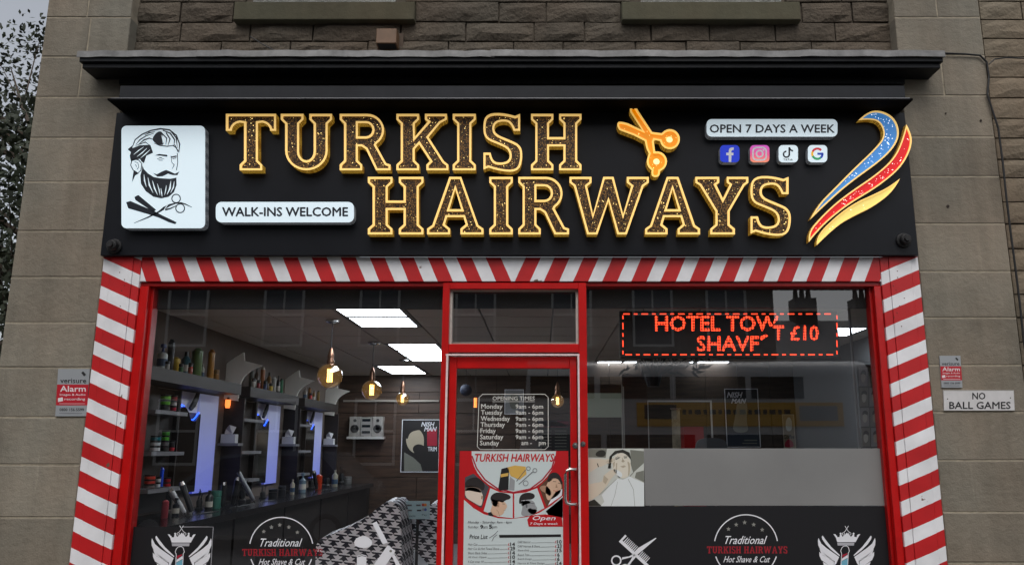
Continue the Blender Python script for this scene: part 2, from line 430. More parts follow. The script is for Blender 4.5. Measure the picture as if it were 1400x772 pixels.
def font_mesh(txt, bold=0, shear=0):
    key = (txt, bold, shear)
    if key in _fc: return _fc[key]
    c = bpy.data.curves.new('tmp', 'FONT'); c.body = txt; c.shear = shear; c.fill_mode = 'FRONT'; c.resolution_u = 2
    o = bpy.data.objects.new('tmp', c); COL.objects.link(o)
    dg = bpy.context.evaluated_depsgraph_get(); me = bpy.data.meshes.new_from_object(o.evaluated_get(dg), depsgraph=dg)
    vs = [tuple(v.co[:2]) for v in me.vertices]; fs = [tuple(p.vertices) for p in me.polygons]
    bpy.data.objects.remove(o); bpy.data.curves.remove(c); bpy.data.meshes.remove(me)
    _fc[key] = (vs, fs); return _fc[key]

# ---------------------------------------------------------------- slab serif glyphs, height 80, y up
def arc(cx, cy, rx, ry, a0, a1, n=10): return [(cx+rx*math.cos(R(a0+(a1-a0)*i/n)), cy+ry*math.sin(R(a0+(a1-a0)*i/n))) for i in range(n+1)]
G = {
 'I': (31, [[(0,0),(31,0),(31,8),(25,14),(25,66),(31,72),(31,80),(0,80),(0,72),(6,66),(6,14),(0,8)]]),
 'H': (70, [[(0,0),(31,0),(31,8),(25,14),(25,34),(45,34),(45,14),(39,8),(39,0),(70,0),(70,8),(64,14),(64,66),(70,72),(70,80),(39,80),(39,72),(45,66),(45,47),(25,47),(25,66),(31,72),(31,80),(0,80),(0,72),(6,66),(6,14),(0,8)]]),
 'T': (69, [[(0,80),(0,56),(8,56)] + arc(21,56,13,12,180,100,5)[1:] + [(25,67),(25,14),(19,8),(19,0),(50,0),(50,8),(44,14),(44,67)] + arc(48,56,13,12,80,0,5)[:-1] + [(61,56),(69,56),(69,80)]]),
 'U': (70, [[(0,80),(0,72),(6,66)] + arc(35,28,29,28,180,360,16) + [(64,66),(70,72),(70,80),(39,80),(39,72),(45,66)] + arc(35,27,10,13,0,-180,10) + [(25,66),(31,72),(31,80)]]),
 'R': (70, [[(0,0),(31,0),(31,8),(25,14),(25,34),(30,34),(36,30),(50,0),(70,0),(70,8),(64,10),(50,36)] + arc(38,57,23,23,-55,90,12) + [(0,80),(0,72),(6,66),(6,14),(0,8)],
            [(25,67)] + arc(36,57.5,9,9.5,90,-90,8) + [(25,48)]]),
 'K': (71, [[(0,0),(31,0),(31,8),(25,14),(25,30),(31,37),(46,13),(41,8),(41,0),(71,0),(71,8),(65,13),(44,47),(60,67),(69,72),(69,80),(39,80),(39,72),(43,69),(25,47),(25,66),(31,72),(31,80),(0,80),(0,72),(6,66),(6,14),(0,8)]]),
 'S': (52, [curve_loop([(51,80),(44,77),(28,82,1),(2,80,1),(-1,58,1),(3,44,1),(18,38,1),(36,30,1),(37,14,1),(24,10,1),(12,13,1),(10,25),(0,25),(0,1),(7,4),(24,-2,1),(50,-2,1),(55,20,1),(52,36,1),(34,44,1),(15,52,1),(15,66,1),(26,70,1),(38,68,1),(42,56),(51,56)])]),
 'A': (76, [[(30,80),(7,13),(0,8),(0,0),(31,0),(31,8),(24,14),(27,24),(49,24),(52,14),(45,8),(45,0),(76,0),(76,8),(69,13),(46,80)], [(38,63),(46,35),(30,35)]]),
 'W': (108, [[(0,80),(0,72),(6,67),(24,0),(38,0),(53,46),(65,0),(78,0),(101,67),(108,72),(108,80),(78,80),(78,72),(84,67),(73,28),(60,80),(46,80),(32,28),(24,67),(30,72),(30,80)]]),
 'Y': (71, [[(0,80),(0,72),(6,68),(27,32),(27,14),(20,8),(20,0),(53,0),(53,8),(46,14),(46,32),(66,68),(71,72),(71,80),(42,80),(42,72),(46,69),(37,50),(28,69),(32,72),(32,80)]]),
}
def glyph_text(txt):
    x = 0; vs = []; fs = []
    for ch in txt:
        if ch == ' ': x += 34; continue
        w_, loops = G[ch]; L = [[Vector((a, b, 0)) for a, b in lp] for lp in loops]; k = len(vs)
        vs += [(a + x, b) for lp in loops for a, b in lp]
        flat = [p for lp in L for p in lp]
        for t in tessellate_polygon(L):
            a, b, c = (flat[i] for i in t)
            if (b - a).cross(c - a).z < 0: t = (t[0], t[2], t[1])
            fs.append(tuple(k + i for i in t))
        x += w_ + 7
    return vs, fs

# ================================================================ STREET (behind the camera, seen in the glass)
M_pave = mat('concrete paving', (98, 96, 92), .85, noise=3, amt=.2, bump=.003, bscale=40)
M_road = mat('asphalt', (62, 62, 64), .85, noise=25, amt=.3, bump=.006, bscale=90)
M_ground = mat('grey ground', (88, 86, 82), .9, noise=2, amt=.2)
def struct(name, mb, m): o = mb.build(name, m, base=(0, 0, 0)); o['kind'] = 'structure'; return o
struct('ground', MB().box(-150, 150, -150, 150, -.3, -.16), M_ground)
struct('road', MB().box(-60, 60, -12.5, -3.6, -.155, -.12), M_road)
pv = MB(); pv.box(-60, 60, -3.42, .2, -.15, -.004); pavement = struct('pavement', pv, M_mortar2)
mk = None
for i in range(22):          # paving flags
    for j in range(5):
        x0 = -6.9 + i * .62 + (j % 2) * .31; y0 = -3.4 + j * .68
        f = MB().box(x0, x0 + .612, y0, y0 + .672, -.003, .006 * random.random()); f.build('paving_flag', M_pave, pavement)
kb = MB()
for i in range(60): kb.box(-27.4 + i * .915, -26.49 + i * .915, -3.595, -3.425, -.15, .002)
tag(struct('kerb', kb, mat('granite kerb', (128, 126, 124), .8, noise=40, amt=.3)), kind='structure')
struct('far_pavement', MB().box(-60, 60, -16, -12.55, -.155, 0), M_pave)
ln = MB()
for i in range(12): ln.box(-24 + i * 4, -22 + i * 4, -8.05, -7.95, -.119, -.115)
struct('road_line', ln, mat('road paint', (205, 205, 200), .7, noise=30, amt=.2))

M_opp = stone_mat('opposite facade stone', (96, 86, 76), .2, .01)
M_slate = mat('slate roof', (62, 64, 70), .7, noise=6, amt=.3)
M_winf = mat('white sash frame', (196, 196, 192), .5)
M_wing = mat('dark pane', (28, 32, 38), .12)
M_stepd = mat('brown door', (60, 34, 24), .5)
def terrace(x0, x1, yf, h, label, wx, rows, chims):
    t = thing('tenement_building', label, 'building', ((x0+x1)/2, yf-4, 0))
    MB().box(x0, x1, yf-9, yf, 0, h).build('wall', M_opp, t)
    r = MB().add([(x0-.2,yf+.3,h+.01),(x1+.2,yf+.3,h+.01),(x1+.2,yf-4.5,h+2.4),(x0-.2,yf-4.5,h+2.4),(x0-.2,yf-9.3,h+.01),(x1+.2,yf-9.3,h+.01)],
                 [(0,1,2,3),(3,2,5,4),(0,3,4),(1,5,2)]).build('roof', M_slate, t)
    for cx in chims:
        c = MB().box(cx-.5, cx+.5, yf-5, yf-4, h+1.6, h+3.4)
        for k in range(3): c.lathe((cx-.3+k*.3, yf-4.5, h+3.4), [(.11, 0), (.13, .1), (.1, .45)], 8)
        c.build('chimney', M_opp, r)
    z = 1.0
    for k in range(rows):
        for x in wx:
            f = MB(); f.box(x-.55, x+.55, yf+.02, yf+.08, z+.05, z+.12); f.box(x-.55, x+.55, yf+.02, yf+.08, z+1.7, z+1.78)
            for q in (-.55, .49): f.box(x+q, x+q+.06, yf+.02, yf+.08, z+.12, z+1.7)
            f.box(x-.49, x+.49, yf+.03, yf+.09, z+.9, z+.96); f.box(x-.02, x+.02, yf+.025, yf+.075, z+.96, z+1.7)
            w_ = f.build('window', M_winf, t); MB().box(x-.49, x+.49, yf+.005, yf+.03, z+.12, z+1.7).build('pane', M_wing, w_)
            MB().box(x-.7, x+.7, yf+.001, yf+.16, z-.1, z+.045).build('sill', M_opp, t)
        z += 3.1
    return t
terrace(-26, 6.3, -16, 9.6, 'long dark stone tenement across the road with white sash windows', [-24, -21, -18, -15, -12.2, -9.6, -7, -4.4, -1.8, .8, 3.0, 5.0], 3, (-20, -12, -4, 5))
terrace(8.2, 21, -27, 4.9, 'lower stone house set back across the road with chimneys', [10, 12.4, 15.8, 18.2], 1, (9.6, 12.2, 15, 19))

# parked vehicles across the road
M_tyre = mat('tyre rubber', (26, 26, 27), .8); M_rimw = mat('alloy wheel', (150, 150, 152), .35, .8)
M_cglass = mat('car glass', (18, 22, 27), .06); M_carb = mat('grey car paint', (112, 118, 124), .25, .3, coat=.6)
M_vanw = mat('white van paint', (205, 207, 208), .35, coat=.4); M_yel = mat('yellow side panel', (232, 178, 36), .45)
M_lampr = mat('red lamp lens', (150, 12, 12), .2); M_trim = mat('black plastic trim', (22, 22, 24), .6)
def wheel(t, x, y, r):
    o = MB().lathe((x, y, r-.12), [(r*.8, -.11), (r, -.08), (r, .08), (r*.8, .11)], 20, 'y').build('wheel', M_tyre, t)
    q = MB().lathe((x, y, r-.12), [(r*.62, .1), (r*.6, .125), (r*.2, .115)], 12, 'y'); q.build('hub_cap', M_rimw, o)
def prof(mb, pts, y0, y1, cx=0):
    n = len(pts); a = [(x+cx, y0, z) for x, z in pts] + [(x+cx, y1, z) for x, z in pts]
    mb.add(a, [tuple(range(n)), tuple(range(2*n-1, n-1, -1))] + [(i, i+n, (i+1) % n+n, (i+1) % n) for i in range(n)]); return mb
# car: low hatchback, front towards -x
t = thing('parked_car', 'grey hatchback parked across the road', 'car', (-5.4, -8.9, -.12))
prof(MB(), [(-2.1,.12),(-2.15,.45),(-2.0,.66),(-1.15,.86),(1.95,.9),(2.05,.75),(2.05,.12)], -9.75, -8.0, -4.9).build('body', M_carb, t)
prof(MB(), [(-1.2,.86),(-.45,1.36),(.3,1.46),(1.35,1.42),(1.9,.9)], -9.62, -8.13, -4.9).build('cabin', M_carb, t)
for y in (-8.12, -9.64):
    for ps in ([(-1.0,.9),(-.4,1.32),(.12,1.38),(.12,.9)], [(.2,.9),(.2,1.38),(1.25,1.36),(1.65,.92)]):
        prof(MB(), ps, y-.008, y+.008, -4.9).build('side_window', M_cglass, t)
for x in (-6.35, -3.5):
    for y in (-8.1, -9.65): wheel(t, x, y, .31)
for y in (-8.25, -9.5): MB().box(-7.06, -6.98, y-.15, y+.15, .42, .56).build('headlight', M_rimw, t)
MB().box(-5.1, -4.9, -8.02, -7.985, .7, .74).build('door_handle', M_trim, t)
# high roof minibus
t = thing('parked_minibus', 'white high roofed minibus with a yellow advert band along its side', 'minibus', (2.7, -9.6, -.12))
bx0, bx1, by0, by1 = -.5, 5.9, -10.6, -8.4
b = MB(); sec = [(by1, .25), (by1, 2.72), (by1-.05, 2.86), (by1-.2, 2.96), (by1-.5, 3.02), (by0+.5, 3.02), (by0+.2, 2.96), (by0+.05, 2.86), (by0, 2.72), (by0, .25)]
n = len(sec); b.add([(bx0+.25 if z > 2.6 else bx0, y, z) for y, z in sec] + [(bx1-.25 if z > 2.6 else bx1, y, z) for y, z in sec],
    [tuple(range(n)), tuple(range(2*n-1, n-1, -1))] + [(i, (i+1) % n, (i+1) % n+n, i+n) for i in range(n)])
b.build('body', M_vanw, t, smooth=True)
for x0, x1 in ((-.2, .9), (1.0, 2.2), (2.3, 3.5), (3.6, 4.5)): MB().box(x0, x1, by1+.002, by1+.02, 2.33, 2.70).build('side_window', M_cglass, t)
pn = MB().box(1.62, 5.15, by1+.003, by1+.022, 1.86, 2.26).build('advert_panel', M_yel, t)
f = MB()
for k in range(22): f.box(2.4+k*.085+.02*(k % 3), 2.46+k*.085+.02*(k % 3), by1+.0225, by1+.0235, 2.06, 2.14)
f.build('advert_lettering', M_trim, pn)
MB().box(1.75, 2.3, by1+.0225, by1+.0235, 1.98, 2.22).build('advert_block', M_trim, pn); MB().box(4.4, 5.05, by1+.0225, by1+.0235, 1.95, 2.2).build('advert_block', M_rimw, pn)
for x0, x1 in ((.0, 1.0), (1.1, 2.6), (2.8, 4.2)): MB().box(x0, x1, by1+.002, by1+.02, 1.0, 1.72).build('lower_window', M_cglass, t)
MB().box(4.4, 5.3, by1+.002, by1+.018, .35, 1.35).build('cab_door', M_vanw, t)
for x in (.8, 4.7):
    for y in (by1-.05, by0+.05): wheel(t, x, y, .36)
MB().box(bx0, bx1, by1+.002, by1+.03, .3, .42).build('side_trim', M_trim, t)

# trees just beyond the building's left corner
def tree(x, y, h, label, seed, leaves=2600, col=(52, 62, 38)):
    rnd = random.Random(seed); t = thing('street_tree', label, 'tree', (x, y, 0))
    m = MB(); m.tube([(x, y, -.1), (x+.1, y, h*.25), (x-.05, y+.1, h*.5), (x+.1, y, h*.75)], [.17, .13, .09, .03], 8)
    tips = []
    for k in range(26):
        z0 = h * rnd.uniform(.2, .7); a = rnd.uniform(0, 6.28); L_ = h * rnd.uniform(.16, .34)
        e = Vector((x + math.cos(a)*L_, y + math.sin(a)*L_, z0 + L_*rnd.uniform(.3, .9)))
        mid = Vector((x, y, z0)).lerp(e, .5) + Vector((0, 0, -.08)); m.tube([(x, y, z0), mid, e], [.045, .028, .008], 5); tips += [e, mid]
        for q in range(3):
            e2 = e + Vector((rnd.uniform(-.5, .5), rnd.uniform(-.5, .5), rnd.uniform(.1, .7))); m.tube([mid, e2], [.014, .004], 4); tips.append(e2)
    m.build('trunk', mat('tree bark', (66, 56, 46), .9, noise=20, amt=.3), t)
    c = MB()
    for k in range(leaves):
        p = rnd.choice(tips) + Vector((rnd.gauss(0, .24), rnd.gauss(0, .24), rnd.gauss(0, .2))); s_ = rnd.uniform(.03, .065)
        u = Vector((rnd.gauss(0, 1), rnd.gauss(0, 1), rnd.gauss(0, 1))).normalized(); v = u.orthogonal().normalized()
        c.add([p - u*s_, p + v*s_*.5, p + u*s_, p - v*s_*.5], [(0, 1, 2, 3)])
    c.build('crown', mat('leaf green %d' % seed, col, .7, noise=3, amt=.5), t)
tree(-7.2, 5.5, 8.6, 'tall leafy tree seen past the left corner of the building', 3, 17000, (40, 48, 30))
tree(-8.9, 8.5, 7.6, 'second green tree farther behind the left corner', 5, 15000, (46, 58, 36))

# ================================================================ STONE FRONT
XLo = P(140, 380, 0).x; XRo = P(1256.5, 380, 0).x       # outer edges of the striped pilasters
XPL0 = P(66, 0, 0).x; XPR1 = P(1338, 0, 0).x             # outer edges of the piers
XPLi = P(177, 0, 0).x; XPRi = P(1225, 0, 0).x            # inner edges above the cornice
Ybot = -.15
def stone(par, x0, x1, z0, z1, y, m, depth=.12, rough=0, jit=.002, b=.004):
    j = lambda: random.uniform(-jit, jit)
    x0 += .004 + abs(j()); x1 -= .004 + abs(j()); z0 += .004 + abs(j()); z1 -= .004 + abs(j())
    if not rough:
        return MB().bevbox(x0, x1, y + j()*.6, y + depth, z0, z1, b).build('stone', m, par)
    nx = max(3, int((x1-x0) / .12)); nz = 3; mb = MB(); k = 0
    vs = [];  fs = []
    for a in range(nz+1):
        for c in range(nx+1):
            edge = a in (0, nz) or c in (0, nx)
            yy = y + (0 if edge else -random.uniform(.2, 1) * rough)
            vs.append((x0+(x1-x0)*c/nx + (0 if c in (0, nx) else j()*4), yy, z0+(z1-z0)*a/nz + (j()*3 if not edge else j())))
    for a in range(nz):
        for c in range(nx):
            q = a*(nx+1)+c; fs.append((q, q+1, q+nx+2, q+nx+1))
    mb.add(vs, fs); mb.box(x0, x1, y+.002, y+depth, z0, z1)
    return mb.build('stone', m, par)
def zat(py, Y=0, px=741): return P(px, py, Y).z

# piers of dressed blocks
def pier(x0, x1, lines, joints, label):
    t = thing('stone_pier', label, 'stone pier', ((x0+x1)/2, .2, 0))
    MB().box(x0+.005, x1-.005, .0035, .55, -.02, 5.6).build('mortar_bed', M_mortar, t)
    zs = [zat(v) for v in lines]
    z = zs[0]
    while z < 5.2: z += .30; zs.insert(0, z)
    z = zs[-1]
    while z > .25: z -= .315; zs.append(z)
    zs[-1] = -.01
    for i in range(len(zs)-1):
        zt, zb = zs[i], zs[i+1]; js = [x0, x1]
        for (py, px) in joints:
            if zb < zat(py) < zt: js.append(P(px, py, 0).x)
        js.sort()
        for a, b in zip(js, js[1:]): stone(t, a, b, zb, zt, 0, M_ashlar, .3)
    return t
pier(XPL0, XLo - .004, [24, 78, 133, 189, 249, 316, 379, 441, 502, 570, 635, 707, 779], [(12, 120), (50, 121), (105, 110)], 'dressed sandstone pier at the building corner left of the shopfront')
pier(XRo + .004, XPR1, [24, 76, 131, 187, 241, 306, 371, 434, 499, 563, 629, 700, 769], [(12, 1281), (105, 1289)], 'dressed sandstone pier right of the shopfront with a white sign')

# recessed rock faced wall above the shop
Yu = .1
t = thing('upper_wall', 'rough coursed stone wall above the black cornice', 'wall', (0, .3, 3.9))
MB().box(XPLi-.6, XPRi+.6, Yu+.02, Yu+.5, 3.6, 5.6).build('mortar_bed', M_mortar2, t)
xL, xR = XLo + .005, XRo - .005
def course(py0, py1, xs):
    z1, z0 = zat(py0, Yu), zat(py1, Yu); pm = (py0+py1)/2
    ps = [P(x, pm, Yu).x for x in xs]
    for a, b in zip(ps, ps[1:]): stone(t, a, b, z0, z1, Yu + random.uniform(-.008, .006), M_rubble, .1, .024, .004)
course(30.5, 57, [176, 247, 342, 428, 548, 637, 730, 799, 890, 970, 1060, 1142, 1232])
course(57, 84, [174, 302, 397, 503, 613, 702, 770, 869, 938, 1012, 1110, 1234])
for seg in ([178, 247, 319], [568, 682, 747, 849], [1096, 1165, 1230]):
    course(3, 30.5, seg)
z = zat(3, Yu)
def px_at(X, z, Y): return CX + X / zc((X, Y, z)) * F
openings = [(P(342, 5, Yu).x, P(549, 5, Yu).x), (P(868, 5, Yu).x, P(1068, 5, Yu).x)]
for r in range(3):
    xs = [P(179, 3, Yu).x, openings[0][0]-.03, openings[0][1]+.03, openings[1][0]-.03, openings[1][1]+.03, P(1228, 3, Yu).x]
    for a, b in ((0, 1), (2, 3), (4, 5)):
        A, B = xs[a], xs[b]; k = max(1, round((B-A)/.42)); off = (r % 2) * .3
        cuts = [A] + [A + (B-A)*(i+off*.5)/k for i in range(1, k)] + [B]
        for p, q in zip(cuts, cuts[1:]): stone(t, p, q, z, z+.27, Yu, M_rubble, .1, .016)
    z += .27
# the strip of reveal between the piers and the wall, each side
# window sills and sash windows above
for (a, b, lab, lab2) in ((320, 567, 'mossy stone window sill above the left half of the shop name', 'white sash window bottom over the left sill'),
                          (850, 1094, 'mossy stone window sill above the right half of the shop name', 'white sash window bottom over the right sill')):
    x0, x1 = P(a, 17, .04).x, P(b, 17, .04).x; z0, z1 = zat(28, .04), zat(5, .04)
    s_ = MB().bevbox(x0, x1, .03, .2, z0, z1+.01, .006); tag(s_.build('window_sill', M_sill), lab, 'window sill')
    X0, X1 = P(a+26, 3, .12).x, P(b-26, 3, .12).x; zb = z1 + .012
    t2 = thing('sash_window', lab2, 'window', ((X0+X1)/2, .16, zb))
    f = MB(); f.box(X0, X1, .12, .2, zb, zb+.07); f.box(X0, X0+.06, .121, .2, zb+.07, zb+1.4); f.box(X1-.06, X1, .121, .2, zb+.07, zb+1.4); f.box(X0+.06, X1-.06, .13, .2, zb+.72, zb+.77)
    f.build('frame', mat('white window paint', (214, 216, 212), .45), t2)
    MB().box(X0+.06, X1-.06, .15, .156, zb+.07, zb+.72).build('pane', M_wing, t2); MB().box(X0+.06, X1-.06, .165, .171, zb+.77, zb+1.4).build('pane', M_wing, t2)
# little brown vent box
p0, p1 = P(515, 40, -.02), P(542, 60, -.02)
t2 = thing('vent_cowl', 'small brown box vent on the wall above the cornice', 'vent', ((p0.x+p1.x)/2, .05, p1.z))
MB().bevbox(p0.x, p1.x, -.03, .098, p1.z, p0.z, .004).build('hood', mat('brown plastic', (112, 84, 60), .5, noise=9, amt=.2), t2)
MB().box(p0.x-.012, p1.x+.03, .075, .105, p1.z-.03, p0.z+.02).build('back_plate', mat('old brown timber', (78, 64, 52), .8, noise=20, amt=.3), t2)
MB().box(p0.x+.01, p1.x-.01, -.02, .06, p1.z-.004, p1.z-.0005).build('grille', M_trim, t2)
# neighbour's rubble wall
Yn = .03
t = thing('neighbour_wall', 'rough rubble stone wall of the next building at the right edge', 'wall', (XPR1+2, .3, 0))
MB().box(XPR1+.01, XPR1+4, Yn+.02, Yn+.5, -.02, 5.6).build('mortar_bed', M_mortar2, t)
L_ = [27, 53, 78, 106, 134, 162, 189, 218, 243, 276, 306, 340, 370, 402, 434, 467, 499, 532, 566, 601, 636, 672, 709, 746, 784]
zs = [zat(v, Yn) for v in L_]; zs = [zs[0]+.58, zs[0]+.43, zs[0]+.29, zs[0]+.145] + zs
while zs[-1] > .15: zs.append(zs[-1]-.17)
for a, b in zip(zs, zs[1:]):
    x = XPR1 + .012
    for k in range(5):
        w_ = random.uniform(.22, .5); stone(t, x, x+w_, b, a, Yn, M_rubble2, .1, .016); x += w_
# cable running along the joint between the two buildings
cb = MB(); X = XPR1 + .008
pts = [P(1290, 73, -.015), P(1318, 74, -.015), P(1340, 76, -.015), P(1349, 85, -.015), P(1352, 105, -.015), P(1350, 130, -.015)]
z = pts[-1].z
while z > .3: z -= .25; pts.append(Vector((X+.012+random.uniform(-.006, .006), -.015, z)))
cb.tube(pts, .007, 6); cb.tube([P(1352, 88, -.015), P(1360, 81, -.012), P(1376, 79, 0), P(1400, 80, 0), P(1440, 82, 0), P(1900, 90, 0)], .005, 6)
cbo = cb.build('cable', M_trim); tag(cbo, 'black cable running down the joint between the two stone buildings', 'cable')
wire = MB().tube([P(342, 50, .06), P(356, 59, .03), P(378, 71, 0), P(385, 80, 0)], .004, 5).build('wire', M_trim)
tag(wire, 'short dark wire slanting to the cornice under the left window sill', 'wire')
for px, py, r_, lab in ((1296, 282, .011, 'larger drilled hole in the right pier beside the sign'), (1341, 165, .008, 'small drilled hole high on the right pier'), (1293, 155, .006, 'tiny rusty plug in the right pier near the cornice')):
    c = P(px, py, -.0025); tag(MB().lathe(tuple(c), [(r_, .002), (r_*.9, -.003), (r_*.5, -.002)], 10, 'y').build('wall_plug', mat('rusty plug', (48, 38, 32), .9)), lab, 'wall plug')
# side return wall of the building
struct_side = MB().box(XPL0-.0, XPL0+.25, .56, 9, -.02, 5.6).build('side_wall', M_ashlar); tag(struct_side, 'plain side wall of the building running back from its left corner', 'wall')

# ================================================================ CORNICE
t = thing('shop_cornice', 'black timber cornice with grey lead flashing over the sign', 'cornice', (0, 0, zat(93, -.18)))
Yc = -.18
cx0, cx1 = P(110, 90, Yc).x, P(1288, 90, Yc).x
z93, z86, z80, z70 = zat(93, Yc), zat(86.5, Yc), zat(80, Yc), zat(72, Yc)
MB().bevbox(cx0+.012, cx1-.012, Yc, .1, z93, z86, .003).build('fascia_board', M_black2, t)
MB().bevbox(cx0, cx1, Yc-.022, .1, z86+.001, z80, .003).build('top_moulding', M_black2, t)
MB().box(cx0+.2, cx1-.2, Yc+.14, .1, z93-.05, z93-.001).build('soffit_fillet', M_black2, t)
# lead sheets, each lapping the next, slightly buckled
cuts = [cx0-.015] + [P(a, 75, Yc).x for a in (272, 471, 671, 880, 1086)] + [cx1+.01]
for i, (a, b) in enumerate(zip(cuts, cuts[1:])):
    m = MB(); nn = 10; b2 = b + (.03 if i < 5 else 0); off = -.004 * (i % 2)
    vs = []
    for k in range(nn+1):
        x = a + (b2-a)*k/nn; dz = random.uniform(-.004, .004); dy = random.uniform(-.004, .003)
        vs += [(x, .09, z70+.05), (x, Yc-.03+dy+off, z70+dz), (x, Yc-.034+dy+off, z80-.004+dz*.8), (x, Yc-.024+dy, z80-.004+dz*.8)]
    fs = []
    for k in range(nn):
        for q in range(3): fs.append((k*4+q, k*4+q+1, k*4+5+q, k*4+4+q))
    m.add(vs, fs).build('lead_sheet', M_lead, t)
# frieze board and ledge
Yfz = .06
YL = -.26
fx0, fx1 = P(164, 125, YL+.02).x, P(1237, 125, YL+.02).x; YS = -.055
zl0, zl1 = zat(137, YL), zat(134.5, YL)
t3 = thing('sign_frieze', 'black board and thin ledge between the cornice and the sign', 'frieze', (0, 0, zl0))
MB().box(fx0, fx1, YL+.02, .1, zl1+.004, zl1+.10).build('frieze_board', mat('charcoal board', (40, 42, 46), .6, noise=3, amt=.25, spec=.2), t3)
MB().box(fx0, fx1, Yfz, .1, zl1+.104, z93-.06).build('frieze_panel', M_black2, t3)
MB().box(P(147, 135, YL).x, P(1248, 135, YL).x, YL, -.012, zl0, zl1).build('ledge', mat('matt black underside', (10, 10, 12), .85, noise=6, amt=.3, spec=.05), t3)
MB().box(P(147, 135, YL).x+.02, P(1248, 135, YL).x-.02, YL+.0012, YL+.0022, zl0+.0002, zl1+.004).build('edge_trim', mat('dull aluminium edge', (150, 150, 152), .4, .6), t3)

# ================================================================ SIGN BOARD
sx0, sx1 = P(137, 348, YS).x, P(1256, 349, YS).x; sz0 = zat(349, YS)
t = thing('shop_sign', 'black fascia sign board that carries the gold shop name', 'shop sign', (0, YS, sz0))
MB().bevbox(sx0, sx1, YS, -.008, sz0, zl0-.0005, .003).build('sign_board', M_black, t)
for px, py in ((157, 337), (1235, 329)):
    c = P(px, py, YS); b = MB().lathe(tuple(c), [(.05, -.0005), (.05, -.012), (.044, -.018), (.036, -.018), (.034, -.05), (.028, -.056)], 20, 'y').build('fixing_boss', M_trim, t, smooth=True)
    MB().lathe((c.x, c.y, c.z), [(.02, -.0565), (.018, -.07)], 6, 'y').build('hex_cap', M_trim, b)

# gold letters
YF = YS - .064
rowA = [('T',309,377.5),('U',384,454),('R',464.5,534),('K',542,613),('I',619,650.5),('S',661,712),('H',726,795)]
rowB = [('H',503,579),('A',584,661),('I',669,701),('R',708.6,778),('W',778.6,887),('A',882,957),('Y',950.6,1023),('S',1026,1079)]
ordA = {'T': 'gold letter T starting the upper word of the shop name', 'U': 'gold letter U between T and R in the upper word', 'R': 'gold letter R in the upper word between U and K',
        'K': 'gold letter K in the middle of the upper word', 'I': 'gold letter I in the upper word between K and S', 'S': 'gold letter S in the upper word before the final H', 'H': 'gold letter H ending the upper word, left of the yellow scissors'}
ordB = ['gold letter H starting the lower word, right of the welcome box', 'gold letter A in the lower word between H and I', 'gold letter I in the lower word between A and R', 'gold letter R in the lower word between I and W',
        'wide gold letter W in the middle of the lower word', 'gold letter A in the lower word under the scissors, between W and Y', 'gold letter Y in the lower word between A and S', 'gold letter S ending the lower word']
def place_letter(ch, x0, x1, y0, y1, label, grp):
    w_, loops = G[ch]
    L2 = [W2([(x0 + a/w_*(x1-x0), y1 - b/80*(y1-y0)) for a, b in lp], YF) for lp in loops]
    c = P((x0+x1)/2, y1, YS)
    t = thing('illuminated_letter', label, 'sign letter', (c.x, YS-.001, c.z), grp)
    raised(t, L2, YF, YS - .0005 - YF, .0140, M_face, leds={'W': 36, 'I': 14}.get(ch, 24))
for i, (ch, a, b) in enumerate(rowA): place_letter(ch, a, b, 156, 233, ordA[ch], 'gold illuminated letters of the shop name')
for i, (ch, a, b) in enumerate(rowB): place_letter(ch, a, b, 242, 320.5, ordB[i], 'gold illuminated letters of the shop name')

# scissors
cs = crop(830, 140, 7.018)
def rc(cx, cy, r, a0, a1, n=14): return [(cx+r*math.cos(R(a0+(a1-a0)*i/n)), cy+r*math.sin(R(a0+(a1-a0)*i/n))) for i in range(n+1)]
outl = [(97,240,1),(98,190,1),(140,186,1),(200,203),(335,268),(222,95),(212,60,1),(245,40,1),(285,50,1),(300,85),(432,286),(520,298)] + rc(602,355,96,-140,150,18) + [(508,372),(455,362),(448,378),(460,472)] + rc(478,568,96,-95,62,10) + [(508,660),(507,705,1),(465,722,1),(418,705,1),(428,655)] + rc(478,568,97,122,202,6) + [(400,492),(375,440),(362,372),(260,320),(120,268)]
loop = W2([p[:2] for p in curve_loop(cs(outl))], YF)
t = thing('illuminated_scissors', 'glowing amber scissors above the lower word on the sign', 'sign emblem', (P(890, 243, YS).x, YS-.001, P(890, 243, YS).z))
M_amb = mat('glowing amber acrylic', (226, 138, 0), .35, emit=.55)
raised(t, [loop], YF, YS-.0005-YF, .0125, M_amb, mat('pale amber rim', (250, 200, 100), .35, emit=.65), leds=16)
for cx, cy in ((600, 355), (475, 566)):
    p = P(*cs([(cx, cy)])[0], YF); MB().lathe((p.x, YF+.0078, p.z), [(.022, 0), (.02, -.006)], 20, 'y').build('lamp_disc', mat('pale lamp disc', (255, 226, 160), .3, emit=.9), t)

